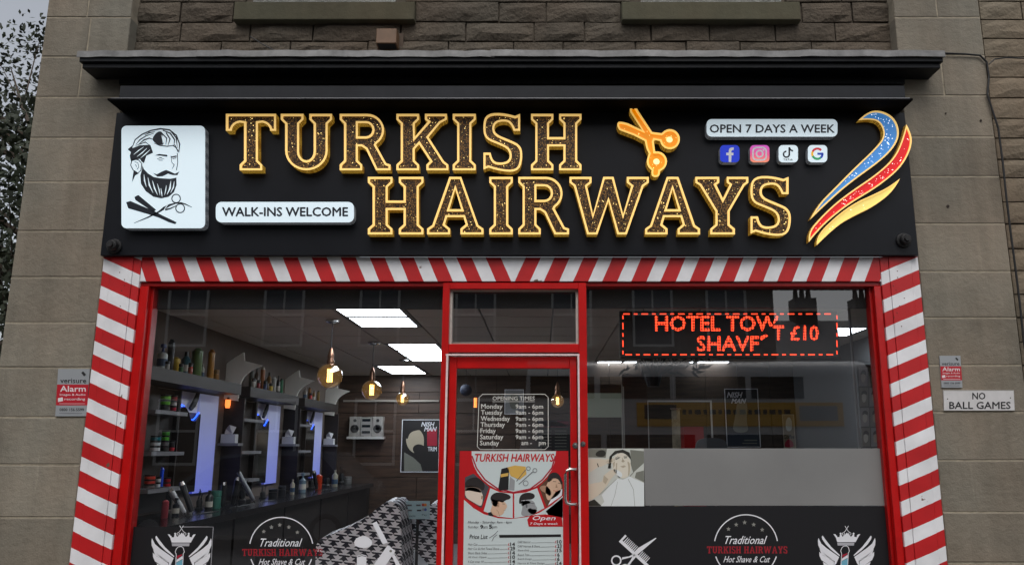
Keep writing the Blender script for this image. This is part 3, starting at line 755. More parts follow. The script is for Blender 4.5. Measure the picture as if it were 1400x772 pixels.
# swooshes
cw = crop(1090, 145, 3.859)
blue = [(322,76),(362,36,1),(430,20,1),(512,58,1),(542,140,1),(515,215,1),(440,290,1),(320,375,1),(200,470,1),(66,600),(105,525,1),(190,440,1),(300,328,1),(410,225,1),(462,160,1),(440,88,1),(385,68,1)]
red_ = [(575,98),(604,150,1),(602,220,1),(560,305,1),(500,368,1),(400,442,1),(300,500,1),(200,572,1),(110,655,1),(60,718),(56,668,1),(110,600,1),(200,512,1),(300,438,1),(400,372,1),(500,288,1),(550,195,1)]
yel = [(541,383),(510,448,1),(400,532,1),(300,578,1),(200,636,1),(102,734),(96,690,1),(200,585,1),(300,512,1),(400,468,1),(490,424,1)]
for pts, m, lab, n_, rm in ((blue, mat('sparkling blue face', (64, 130, 200), .4, emit=.55), 'curved blue plume of the hair emblem, topmost of three', 60, .009), (red_, mat('sparkling red face', (206, 14, 22), .4, emit=.5), 'curved red plume of the hair emblem between blue and yellow', 50, .009),
                        (yel, mat('pale yellow face', (238, 216, 122), .4, emit=.45), 'plain yellow plume of the hair emblem, lowest of three', 5, .005)):
    lp = W2([p[:2] for p in curve_loop(cw(pts), 5)], YS-.045)
    c = lp[len(lp)//2]; t = thing('illuminated_plume', lab, 'sign emblem', (c[0], YS-.001, min(q[1] for q in lp)), 'three curved plumes at the right of the sign')
    raised(t, [lp], YS-.045, .0445, rm, m, M_rim, leds=n_, led_mat=M_wled)

# light boxes
def rrect(x0, y0, x1, y1, r, n=5):
    o = []
    for cx, cy, a in ((x1-r, y1-r, 0), (x0+r, y1-r, 90), (x0+r, y0+r, 180), (x1-r, y0+r, 270)):
        for i in range(n+1): o.append((cx+r*math.cos(R(a+90*i/n)), cy+r*math.sin(R(a+90*i/n))))
    return o
def lightbox(x0, y0, x1, y1, r, label, cat, depth=.06, m=None, side=None, bl=None, grp=None):
    Yq = YS - depth; pts = rrect(x0, y0, x1, y1, r)
    if bl: pts = [(a + bl*((b-y0)/(y1-y0)), b) for a, b in pts]
    c = P((x0+x1)/2, y1, YS)
    t = thing('light_box', label, cat, (c.x, YS-.001, c.z), grp); lp = W2(pts, Yq)
    MB().poly([lp], Yq).build('face', m or M_lbox, t)
    s_ = MB(); n = len(lp); s_.v = [(a, Yq+.0005, b) for a, b in lp] + [(a, YS-.0005, b) for a, b in lp]
    s_.f = [(i, i+n, (i+1) % n+n, (i+1) % n) for i in range(n)]; s_.m = [0]*n
    s_.build('side_band', side or M_lside, t)
    return t, Yq
t, Yq = lightbox(166, 172, 280.5, 312, 7, 'tall lit panel with a bearded man, razor and scissors', 'light box', bl=-0)
# perspective makes its base a touch left; drawn logo
k = crop(150, 160, 4.827); f = FP(Yq-.0006)
def S(pts, w_, m=M_ink): f.line(m, k(pts), w_/4.827 if not isinstance(w_, list) else [q/4.827 for q in w_])
f.poly(M_ink, k([(118,214),(152,186),(150,206),(200,186),(268,184),(286,236),(242,256),(226,305),(208,292),(200,276),(140,292),(132,256),(140,232)]))
f.poly(M_ink, k([(285,130),(320,92),(352,100),(345,140),(362,186),(318,184),(282,158)]), smooth=1)
for pts, w_ in (([(152,192),(168,150),(212,116),(270,90),(335,78),(395,86),(440,122),(462,180),(456,236)], [5,8,9,9,10,10,9,9,4]),
    ([(172,182),(200,150),(240,125),(292,108)], [3,8,7,3]), ([(190,182),(226,152),(262,140),(290,150)], [3,10,8,4]), ([(350,88),(400,108),(428,150),(424,188)], [6,10,9,3]),
    ([(372,104),(398,146),(384,190)], [8,9,3]), ([(346,110),(376,140),(370,184)], [8,9,3]), ([(404,92),(440,140),(446,205)], [8,9,3]), ([(262,186),(236,166),(170,190)], [3,8,3]),
    ([(290,172),(330,188),(380,194),(432,186),(450,232)], [3,7,7,6,4]), ([(230,120),(262,104),(300,98)], [3,9,3]), ([(410,186),(436,200),(458,232)], [3,9,3])):
    S(pts, w_)
S([(146,288),(138,318),(154,350),(186,370),(206,352),(212,308),(190,284),(160,278),(146,288)], 6); S([(164,296),(186,302),(192,330),(180,346)], 4); S([(170,312),(178,330)], 4)
f.poly(M_ink, k([(158,352),(192,372),(168,386),(148,430),(152,390)]))
f.poly(M_ink, k([(216,318),(226,345),(252,372),(290,396),(335,404),(400,408),(440,400),(441,450),(424,495),(390,526),(340,537),(288,526),(238,490),(206,440),(202,385),(212,350)]))
f.poly(M_ink, k([(286,370),(312,378),(340,362),(372,349),(400,360),(430,374),(460,360),(446,384),(415,383),(385,374),(350,391),(315,394)]))
f.poly(M_ink, k([(298,254),(325,244),(380,250),(380,262),(335,256)])); f.poly(M_ink, k([(402,262),(440,254),(444,262),(408,270)]))
S([(312,278),(334,268),(360,278)], [2,6,2]); S([(322,284),(350,286)], 4); S([(414,276),(440,270)], 5); S([(404,256),(410,300),(426,316),(412,342)], [4,4,6,3]); S([(446,238),(449,300),(440,352)], 5)
f.poly(M_ink, k([(108,562),(136,554),(300,624),(345,648),(442,694),(432,707),(390,694),(325,664),(250,640),(122,602)]), smooth=0)
f.poly(M_ink, k([(163,528),(188,514),(306,612),(290,628),(170,548)]))
S([(160,700),(252,662),(320,628)], [3,9,11]); S([(318,630),(360,600),(398,580),(432,570)], [10,18,14,8]); f.ring(M_ink, *k([(438,538)])[0], 28/4.827, 7/4.827, 20); f.ring(M_ink, *k([(465,602)])[0], 29/4.827, 7/4.827, 20)
S([(430,570),(470,566),(500,575),(543,596)], [6,9,8,3]); S([(366,612),(400,604),(440,585)], [12,9,5])
f.up()
WB = mat('opal white ink', (212, 228, 236), .3, emit=.46)
for pts, w_ in (([(158,248),(190,222),(224,198)], [2,6,2]), ([(180,262),(214,236),(246,206)], [2,7,2]), ([(205,270),(236,244),(266,216)], [2,7,2]), ([(226,378),(230,420),(242,462)], [2,9,2]),
    ([(252,398),(262,450),(286,500)], [2,10,2]), ([(282,420),(296,470),(316,514)], [2,10,2]), ([(404,420),(398,470),(378,512)], [2,12,2]), ([(426,424),(420,464),(402,500)], [2,9,2]), ([(338,470),(342,500),(346,526)], [2,8,2]),
    ([(314,440),(326,480),(332,516)], [2,7,2]), ([(374,450),(370,480),(362,514)], [2,7,2]), ([(330,396),(370,390),(405,398)], [2,6,2]), ([(382,580),(360,610)], 4), ([(340,118),(350,150),(352,176)], [2,5,2])): S(pts, w_, WB)
f.build('printed_logo', t)
t, Yq = lightbox(295, 276, 484, 304, 8, 'long lit box reading WALK-INS WELCOME', 'light box')
f = FP(Yq-.0006); f.text(M_ink, 'WALK-INS WELCOME', 304, 283.5, 475.5, 295.5, bold=.045); f.build('lettering', t)
t, Yq = lightbox(966, 163, 1145, 187, 7, 'long lit box reading OPEN 7 DAYS A WEEK', 'light box')
f = FP(Yq-.0006); f.text(M_ink, 'OPEN 7 DAYS A WEEK', 970.5, 170.5, 1141, 181.5, bold=.04); f.build('lettering', t)
ic = [('small blue lit icon box with a white letter f', mat('deep blue acrylic', (14, 48, 190), .3, emit=.45)), ('small pink and orange lit icon box with a camera outline', None),
      ('small pale lit icon box with a black music note', None), ('small white lit icon box with a four coloured letter G', None)]
def grad_mat():
    m = bpy.data.materials.new('pink to orange print'); m.use_nodes = True; n, l = m.node_tree.nodes, m.node_tree.links; b = n['Principled BSDF']
    g = n.new('ShaderNodeNewGeometry'); s = n.new('ShaderNodeSeparateXYZ'); l.new(g.outputs['Position'], s.inputs[0])
    z0, z1 = zat(224, YS-.05), zat(199, YS-.05)
    mr = n.new('ShaderNodeMapRange'); mr.inputs[1].default_value = z0; mr.inputs[2].default_value = z1; l.new(s.outputs[2], mr.inputs[0])
    cr = n.new('ShaderNodeValToRGB'); e = cr.color_ramp.elements; e[0].color = (*lin((244, 150, 96)), 1); e[1].color = (*lin((206, 84, 190)), 1); e.new(.5).color = (*lin((228, 84, 140)), 1)
    l.new(mr.outputs[0], cr.inputs[0]); l.new(cr.outputs[0], b.inputs['Base Color']); l.new(cr.outputs[0], b.inputs['Emission Color']); b.inputs['Emission Strength'].default_value = .4; return m
ic[1] = (ic[1][0], grad_mat())
for i, (lab, m) in enumerate(ic):
    x0 = (984.5, 1025.5, 1064.5, 1104.5)[i]; t, Yq = lightbox(x0, 198.5, x0+26.5, 222, 5.5, lab, 'light box', .05, m, grp='four small app icon boxes under the opening days box')
    f = FP(Yq-.0006); cx = x0 + 13; cyy = 210.3
    if i == 0:
        f.poly(M_white, [(cx-1.2,221.5),(cx-1.2,212.5),(cx-4.6,212.5),(cx-4.6,208.8),(cx-1.2,208.8),(cx-1.2,206),(cx,202.8),(cx+2.8,201.8),(cx+5.6,201.8),(cx+5.6,205.2),(cx+3.4,205.4),(cx+2.4,206.6),(cx+2.4,208.8),(cx+5.4,208.8),(cx+5,212.5),(cx+2.4,212.5),(cx+2.4,221.5)])
    if i == 1:
        f.line(M_white, rrect(cx-9, cyy-8.5, cx+9, cyy+8.5, 5), 2.2, True); f.ring(M_white, cx, cyy, 4.4, 2.2, 20); f.circ(M_white, cx+5.2, cyy-5, 1.2, 8)
    if i == 2:
        f.ring(M_ink, cx-2.3, 211, 4, 2.2, 16, -20, 270); f.line(M_ink, [(cx+1.6,212),(cx+1.6,201.5)], 2.3); f.line(M_ink, [(cx+1.6,201.5),(cx+3.4,205),(cx+6.6,206.6)], 2.2); f.text(M_ink, 'TikTok', cx-6.5, 216.8, cx+6.5, 219.6, bold=.02)
    if i == 3:
        gm = {'r': mat('icon red', (196, 50, 60), .4, emit=.4), 'y': mat('icon yellow', (236, 176, 40), .4, emit=.4), 'g': mat('icon green', (40, 150, 96), .4, emit=.4), 'b': mat('icon blue', (40, 70, 170), .4, emit=.4)}
        f.ring(gm['r'], cx, cyy, 7, 3, 10, 205, 318); f.ring(gm['y'], cx, cyy, 7, 3, 6, 155, 205); f.ring(gm['g'], cx, cyy, 7, 3, 10, 50, 155); f.ring(gm['b'], cx, cyy, 7, 3, 6, 0, 50)
        f.rect(gm['b'], cx, cyy-1.5, cx+8.3, cyy+1.5)
    f.build('icon_print', t)

# ================================================================ SHOPFRONT TIMBER
YG = .085      # glass plane
XLi, XRi = P(192, 380, 0).x, P(1204, 380, 0).x           # pilaster / jamb joint
XLg, XRg = P(207, 380, .03).x, P(1192, 380, .03).x       # glass side of the jambs
zLin0 = zat(384.5, -.01); zH0 = zat(392, .03); zS = .42
def vper(px, a, b): return P(px, a, 0).z - P(px, b, 0).z
# pilasters
perL = vper(160, 471, 433); kk = .44
m = stripe_mat('left barber stripe paint', kk, 1, 0, perL, .54)
def off_for(px, py, k_, sgn=1): p = P(px, py, 0); return (k_*p.x + p.z)
def make_stripe(name, k_, px, py, per, duty): # px,py = lower edge of a red band at the pilaster's outer side
    return stripe_mat(name, k_, 1, off_for(px, py, k_), per, duty)
mL = make_stripe('left barber stripe', .44, 139, 408.5, perL, .53)
mR = make_stripe('right barber stripe', -.41, 1258, 406, vper(1240, 471, 433), .53)
for (x0, x1, m, lab, lines) in ((XLo, XLi, mL, 'red and white striped pilaster left of the shop window', (.22, .8)), (XRi, XRo, mR, 'red and white striped pilaster right of the shop window', (.22, .8))):
    t = thing('striped_pilaster', lab, 'pilaster', ((x0+x1)/2, 0, 0)); zt = sz0 - .001
    w_ = x1 - x0; xs = [x0, x0+w_*lines[0], x0+w_*lines[1], x1]
    for a, b, y in zip(xs, xs[1:], (-.012, -.018, -.012)):
        MB().bevbox(a+.0006, b-.0006, y, .12, -.0, zt, .002).build('board', m, t)
    for k in range(9):   # screws and chips near the top
        c = P((x0+x1)/2*0 + (170 if x0 < 0 else 1228) + random.uniform(-9, 9), 372 + k*9 + random.uniform(-3, 3), -.018)
        MB().lathe((c.x, -.0175, c.z), [(.004, 0), (.003, -.003)], 6, 'y').build('screw_head', mat('rusty screw', (96, 62, 48), .8), t)
# lintel
xm = P(701.5, 367, -.008).x
pw = P(363+39.6, 350, -.008).x - P(363, 350, -.008).x
hh = zat(350, -.008) - zat(383, -.008); kz = (P(378, 367, -.008).x - P(363, 367, -.008).x) / hh
# |x-xm| decreases downward for the left half: stripes lean towards the middle going down
off = (abs(P(683, 350, -.008).x - xm)) + kz*(-(zat(350, -.008))) 
mLt = stripe_mat('lintel barber stripe', 1, -kz, off, pw, .52, xm)
t = thing('striped_lintel', 'red and white striped board across the top of the shop windows', 'lintel', (0, 0, zLin0))
MB().bevbox(XLi+.001, XRi-.001, -.008, .03, zLin0, sz0-.001, .002).build('board', mLt, t)
# red frames
t = thing('window_frame', 'red painted timber frame round both shop windows and the door', 'frame', (0, .05, 0))
MB().bevbox(XLi+.0012, XRi-.0012, .012, .12, zH0, zLin0-.001, .003).build('head_rail', M_redd, t)
MB().bevbox(XLi+.0012, XLg, .004, .12, 0, zH0-.001, .003).build('jamb', M_red, t)
MB().bevbox(XRg, XRi-.0012, .004, .12, 0, zH0-.001, .003).build('jamb', M_red, t)
# thin inner beads at the jambs
MB().bevbox(XLg+.0005, XLg+.02, .045, .12, zS+.06, zH0-.0015, .002).build('bead', M_redd, t)
MB().bevbox(XRg-.02, XRg-.0005, .045, .12, zS+.06, zH0-.0015, .002).build('bead', M_redd, t)
# door frame posts: px columns measured near y = 500
xa, xb = P(603.5, 480, 0).x, P(613, 480, 0).x
xc_, xd = P(791.5, 480, 0).x, P(802.5, 480, 0).x
zTop = zat(386.5, 0)
MB().bevbox(xa, xb, -.004, .12, 0, zTop, .003).build('post', M_red, t); MB().bevbox(xc_, xd, -.004, .12, 0, zTop, .003).build('post', M_red, t)
MB().bevbox(xb+.0006, xc_-.0006, -.003, .12, zat(395, 0), zTop, .003).build('transom_head', M_red, t)
zt1, zt0 = zat(470, 0), zat(481.5, 0)
MB().bevbox(xb+.0006, xc_-.0006, -.003, .12, zt0, zt1, .003).build('transom', M_red, t)
for (a, b) in ((XLg, xa), (xd, XRg)):
    MB().bevbox(a+.0006, b-.0006, .01, .12, zS, zS+.06, .003).build('bottom_rail', M_red, t)
    MB().box(a+.0006, b-.0006, -.02, .13, zS-.05, zS-.001).build('sill_board', M_red, t)
    MB().bevbox(a+.0006, b-.0006, .02, .12, 0, zS-.051, .003).build('stall_riser', mat('black riser panel', (30, 30, 32), .4), t)
# white gap lines
for a, b, c_, d_ in ((615, 618, 394, 470), (787.5, 790.5, 394, 470)):
    MB().box(P(a, 430, .03).x, P(b, 430, .03).x, .03, .11, zat(d_, .03), zat(c_, .03)).build('white_bead', mat('dirty white bead', (196, 192, 184), .6, noise=20, amt=.2), t)
MB().box(P(618, 430, .03).x, P(787.5, 430, .03).x, .03, .11, zat(396.3, .03), zat(394.3, .03)).build('white_bead', _m['dirty white bead'], t)
MB().box(P(618, 430, .06).x, P(787.5, 430, .06).x, .06, .11, zat(470, .06), zat(467.5, .06)).build('transom_bead', mat('grey bead', (140, 138, 130), .6), t)
# glass panes
def pane(x0, x1, z0, z1, y=YG, name='pane', par=None): return MB().box(x0, x1, y, y+.006, z0, z1).build(name, M_glass, par or t)
pane(XLg, xa, zS+.06, zH0); pane(xd, XRg, zS+.06, zH0)
pane(xb, xc_, zt1, zat(395, 0))

# door
dx0, dx1 = P(613, 500, 0).x, P(789.5, 500, 0).x
YD = .02; zD = zat(487.5, YD)
td = thing('shop_door', 'red glazed shop door with steel pull handle and opening times', 'door', ((dx0+dx1)/2, YD, 0))
gx0, gx1 = P(623.5, 540, YD).x, P(779.5, 540, YD).x; gz = zat(503.5, YD)
MB().bevbox(dx0+.004, gx0, YD, YD+.045, .02, zD, .004).build('stile', M_red, td)
MB().bevbox(gx1, dx1-.004, YD, YD+.045, .02, zD, .004).build('stile', M_red, td)
MB().bevbox(gx0+.0005, gx1-.0005, YD+.0005, YD+.045, gz, zD-.0005, .004).build('top_rail', M_red, td)
MB().bevbox(gx0+.0005, gx1-.0005, YD+.0005, YD+.045, .02, .24, .004).build('bottom_rail', M_red, td)
YDG = YD + .022
MB().box(gx0, gx1, YDG, YDG+.006, .24, gz).build('pane', M_glass, td)
# worn pale edge of the frame seen in the gap
for x0, x1 in ((P(609.5, 520, .0).x, P(612.3, 520, .0).x), (P(789.8, 520, 0).x, P(792.3, 520, 0).x)):
    MB().box(x0, x1, -.0065, -.0042 if False else .0, .02, zat(483.5, 0)).build('gap_strip', M_gap, t)
MB().box(P(609.5, 484, 0).x, P(792.3, 484, 0).x, -.0066, .0, zat(486, 0), zat(483.6, 0)).build('gap_strip', M_gap, t)
# handle
hz1, hz0 = P(788, 641, -.02).z, P(788, 688.5, -.02).z; hx = P(773, 665, -.05).x; hm = P(787, 665, YD).x
h = thing('pull_handle', None, None, (0,0,0)); bpy.data.objects.remove(h)
hd = MB(); rr = .03
pts = [(hm, YD, hz1), (hm, -.03, hz1), (hm-.012, -.045, hz1), (hx+rr, -.05, hz1), (hx+.008, -.05, hz1-.008), (hx, -.05, hz1-rr), (hx, -.05, hz0+rr), (hx+.008, -.05, hz0+.008), (hx+rr, -.05, hz0), (hm-.012, -.045, hz0), (hm, -.03, hz0), (hm, YD, hz0)]
hd.tube(pts, .0095, 10).build('handle', M_chrome, td, smooth=True)
for px, py, y in ((786.5, 608.5, YD),):
    c = P(px, py, y); MB().lathe(tuple(c), [(.019, 0), (.019, -.006), (.009, -.007), (.009, -.012), (.006, -.013)], 16, 'y').build('lock_cylinder', M_chrome, td, smooth=True)
c = P(797, 606.5, -.004); MB().lathe(tuple(c), [(.017, 0), (.017, -.005), (.008, -.006), (.008, -.01)], 16, 'y').build('lock_plate', M_chrome, t, smooth=True)

# ---------------------------------------------------------------- things stuck on the glass
YV = YG - .002
# dark panels stand in for the dark void behind the top of the glass
for (a, b, nm) in ((XLg-.02, xa-.0, 'left'), (xd, XRg+.02, 'right'), (xb, xc_, 'mid')):
    z0 = zat({'left': 422, 'right': 421, 'mid': 421}[nm], YG+.02)
    zt_ = zH0+.02
    o = MB().box(a, b, YG+.02, YG+.045, z0, zt_).build('void_panel', M_band)
    tag(o, {'left': 'dark panel standing for the void behind the top of the left window', 'right': 'dark panel standing for the void behind the top of the right window', 'mid': 'dark panel standing for the void behind the fanlight over the door'}[nm], 'window panel')
# opening times
M_wv = mat('white window lettering', (214, 212, 205), .5)
f = FP(YDG-.0008, .0004)
oc = [(660,538.5),(745,538.5),(749.5,543),(749.5,610),(745,614),(656.5,614),(652.5,610),(655,543)]
f.line(M_wv, oc, .9, True)
f.text(M_wv, 'OPENING TIMES', 673.5, 541.5, 731, 546.8, bold=.012); f.line(M_wv, [(673.5, 548.6), (731, 548.6)], .6)
ys = [552.3, 560.6, 569, 577.2, 585.6, 594, 602.3]
for i, dname in enumerate(['Monday', 'Tuesday', 'Wednesday', 'Thursday', 'Friday', 'Saturday', 'Sunday']):
    desc = dname[-1] == 'y'; wd = [29, 29, 39.5, 33, 21, 31.5, 26][i]
    f.text(M_wv, dname, 658-i*.3, ys[i]-.4, 658-i*.3+wd, ys[i]+7.8, bold=.02)
    if i < 6: f.text(M_wv, '9am - 6pm', 705, ys[i], 742.5, ys[i]+7.6, bold=.02)
    else: f.text(M_wv, 'am -    pm', 713, ys[i]+1.4, 746, ys[i]+7.6, bold=.02)
tag(f.build('opening_times_decal'), 'white opening times lettering in a thin frame on the door glass', 'window lettering')
# price poster on the door
M_pp = mat('poster paper', (205, 216, 216), .45); M_pr = mat('poster red', (190, 18, 26), .45); M_pk = mat('poster black', (24, 22, 24), .5)
M_pg = mat('poster grey ink', (92, 92, 96), .6); M_skin = mat('print skin tone', (214, 178, 150), .6); M_skinp = mat('print pale skin', (222, 206, 190), .6); M_hair = mat('print hair', (34, 28, 28), .6)
M_gold2 = mat('print gold', (214, 172, 84), .6); M_pgrey = mat('print grey', (150, 152, 154), .6)
k = crop(620, 610, 4.7625); f = FP(YDG-.002, .0005)
f.poly(M_pr, [(628.5, 616), (777, 616), (779, 800), (624.5, 800)]); f.up()
f.poly(M_pp, k([(68,345),(130,400),(200,440),(290,465),(380,470),(480,458),(560,430),(640,380),(712,320),(715,900),(60,900),(66,600)]))
f.poly(mat('poster orange glow', (214, 110, 50), .5), k([(600,420),(712,330),(712,460),(660,500)])); 
f.poly(M_pp, k([(118,30)] + [(392+277*math.cos(R(a)), 30+268*math.sin(R(a))) for a in range(170, 5, -11)] + [(668,30)]))
f.up()
f.line(mat('poster maroon', (168, 22, 48), .5), k([(120,60),(150,140),(205,215),(290,275),(392,298),(500,275),(580,215),(640,140),(664,60)]), 2)
f.text(M_pr, 'TURKISH HAIRWAYS', 649.5, 620, 757.5, 630.5, bold=.035, shear=.22)
# four portraits in wedge panels
f.poly(mat('print dark backdrop', (70, 70, 76), .6), k([(75,200),(130,175),(232,262),(182,400),(72,330)]))
f.poly(M_pp, k([(240,270),(300,296),(386,306),(386,465),(290,455),(196,420)]))
f.poly(M_pp, k([(396,306),(470,298),(545,270),(592,400),(500,448),(396,465)]))
f.poly(mat('print warm backdrop', (96, 60, 40), .6), k([(556,262),(650,170),(712,230),(712,310),(606,392)]))
f.up()
M_fade = mat('print hair fade', (112, 96, 86), .6); M_shadow = mat('print skin shade', (172, 134, 108), .6); M_beard = mat('print beard shade', (74, 58, 52), .6)
f.poly(M_skinp, k([(76,272),(120,262),(170,276),(194,318),(190,352),(182,392),(140,368),(74,330)]), smooth=1)
f.poly(M_fade, k([(74,262),(120,250),(176,270),(186,300),(150,296),(100,284),(74,292)]), smooth=1); f.poly(M_hair, k([(74,232),(104,206),(150,196),(196,226),(206,262),(192,290),(168,268),(120,258),(74,270)]), smooth=1)
f.poly(M_skin, k([(256,352),(300,346),(336,360),(350,384),(346,402),(332,410),(330,430),(308,452),(262,448),(236,424),(250,392)]), smooth=1); f.poly(M_fade, k([(246,336),(286,352),(296,372),(280,392),(258,386),(246,362)]), smooth=1)
f.poly(M_hair, k([(238,346),(246,314),(280,296),(330,300),(376,320),(368,342),(336,348),(322,366),(296,356),(258,362)]), smooth=1); f.poly(M_pk, k([(224,430),(246,424),(262,452),(228,448)]))
f.poly(M_pgrey, k([(446,352),(500,344),(528,360),(532,382),(548,400),(538,412),(540,428),(516,444),(490,446),(468,456),(436,444),(450,400)]), smooth=1); f.poly(M_pg, k([(438,346),(500,352),(502,372),(470,372),(452,392),(438,372)]), smooth=1)
f.poly(M_hair, k([(426,352),(436,312),(480,296),(528,306),(530,334),(500,346),(470,346),(448,366),(428,376)]), smooth=1); f.poly(M_beard, k([(498,398),(520,410),(544,404),(542,428),(518,442),(492,432),(480,410)]), smooth=1)
f.poly(M_skin, k([(606,240),(640,200),(690,212),(708,262),(690,312),(650,336),(612,356),(596,300)]), smooth=1); f.poly(M_hair, k([(606,214),(630,170),(672,166),(700,196),(712,244),(700,246),(684,212),(650,202),(622,238)]), smooth=1); f.poly(M_white, k([(640,330),(668,292),(708,276),(706,318),(616,382)]))
f.poly(M_shadow, k([(556,262),(590,250),(618,262),(640,300),(626,326),(600,300),(574,290)]), smooth=1)
f.up()
f.poly(M_shadow, k([(182,318),(192,322),(188,344),(180,338)])); f.poly(M_shadow, k([(284,372),(296,368),(298,388),(288,396)])); f.line(M_hair, k([(318,372),(334,374)]), .5); f.line(M_shadow, k([(326,416),(342,410)]), .5); f.line(M_shadow, k([(300,452),(292,424),(280,410)]), .6)
f.line(M_hair, k([(508,370),(526,368)]), .5); f.poly(M_pg, k([(468,376),(480,372),(482,394),(472,398)])); f.line(M_white, k([(442,352),(498,346)]), .4)
f.line(M_hair, k([(648,226),(668,228)]), .6); f.line(M_hair, k([(680,236),(698,242)]), .6); f.poly(M_shadow, k([(668,240),(678,266),(664,268)])); f.line(M_pr, k([(650,286),(676,290)]), .7)
f.line(M_pk, k([(86,220),(150,206),(190,240)]), .5)
f.poly(M_gold2, k([(350,135),(400,122),(470,130),(475,180),(430,215),(372,190)])); f.poly(M_pk, k([(312,145),(350,135),(362,150),(358,280),(300,285),(292,270)])); f.poly(M_pgrey, k([(368,195),(400,220),(396,285),(360,280)]))
f.poly(M_pr, k([(480,475),(500,448),(600,440),(705,460),(712,520),(490,520)]))
f.up()
f.poly(M_gold2, k([(306,180),(358,170),(356,190),(308,200)]))
for a, b in ((( 425,245),(520,160)), ((410,225),(470,150))): f.line(M_pg, k([a, b]), .9)
f.ring(M_pg, *k([(488,142)])[0], 2.6, .7, 14); f.ring(M_pg, *k([(530,155)])[0], 2.8, .7, 14); f.ring(M_pg, *k([(470,238)])[0], 3.4, .7, 14)
f.text(M_white, 'Open', *k([(516,450)])[0], *k([(664,487)])[0], bold=.02, shear=.25); f.text(M_white, '7 Days a week', *k([(498,494)])[0], *k([(680,512)])[0], bold=.02, shear=.2)
f.text(M_pg, 'Monday - Saturday: 9am - 6pm', *k([(94,484)])[0], *k([(380,503)])[0], bold=.01, shear=.2); f.text(M_pg, 'Sunday:', *k([(94,514)])[0], *k([(165,534)])[0], shear=.2)
f.text(M_pk, '9', *k([(175,510)])[0], *k([(192,534)])[0], bold=.05); f.text(M_pg, 'am', *k([(194,518)])[0], *k([(222,532)])[0]); f.text(M_pk, '5', *k([(232,508)])[0], *k([(250,532)])[0], bold=.05); f.text(M_pg, 'pm', *k([(252,518)])[0], *k([(284,536)])[0])
f.text(M_pk, 'Price List', *k([(104,572)])[0], *k([(222,600)])[0], bold=.01, shear=.2); f.poly(M_pk, k([(296,574),(700,570),(700,586),(300,592)]))
f.line(M_pg, k([(232,595),(262,575),(290,548)]), .6); f.line(M_pg, k([(250,615),(262,590),(285,572)]), .6)
items = [('Hair Cut', '14'), ('Hair Cut & Hot Towel Shave', '29'), ('Short Back Sides', '14'), ('All Over Clipper', '10'), ('4 Cut over 10', '14'), ('Hair Wash', '16')]
for i, (a, b) in enumerate(items):
    y = 628 + i*28; n_ = len(a)*7.8; f.text(M_pg, a, *k([(94,y)])[0], *k([(94+n_,y+15)])[0], shear=.2); f.line(M_pg, k([(98+n_,y+13),(350,y+10)]), .35)
    f.text(M_pr, '£', *k([(354,y-2)])[0], *k([(366,y+15)])[0]); f.text(M_pk, b, *k([(370,y-5)])[0], *k([(400,y+18)])[0], bold=.03)
items = [('OAP Haircut', '10'), ('OAP Haircut & Shave', '23'), ('Shave Only', '15'), ('Beard Trim', '6'), ('Beard Design', '6'), ('Haircut & Tilted Design', '14')]
for i, (a, b) in enumerate(items):
    y = 612 + i*28; n_ = len(a)*7.6; f.text(M_pg, a, *k([(418,y)])[0], *k([(418+n_,y+15)])[0], shear=.2); f.line(M_pg, k([(422+n_,y+13),(656,y+10)]), .35)
    f.text(M_pr, '£', *k([(660,y-2)])[0], *k([(672,y+15)])[0]); f.text(M_pk, b, *k([(676,y-5)])[0], *k([(704 if len(b) > 1 else 690,y+18)])[0], bold=.03)
tag(f.build('price_poster'), 'red and white price list poster with haircut portraits on the door glass', 'poster')

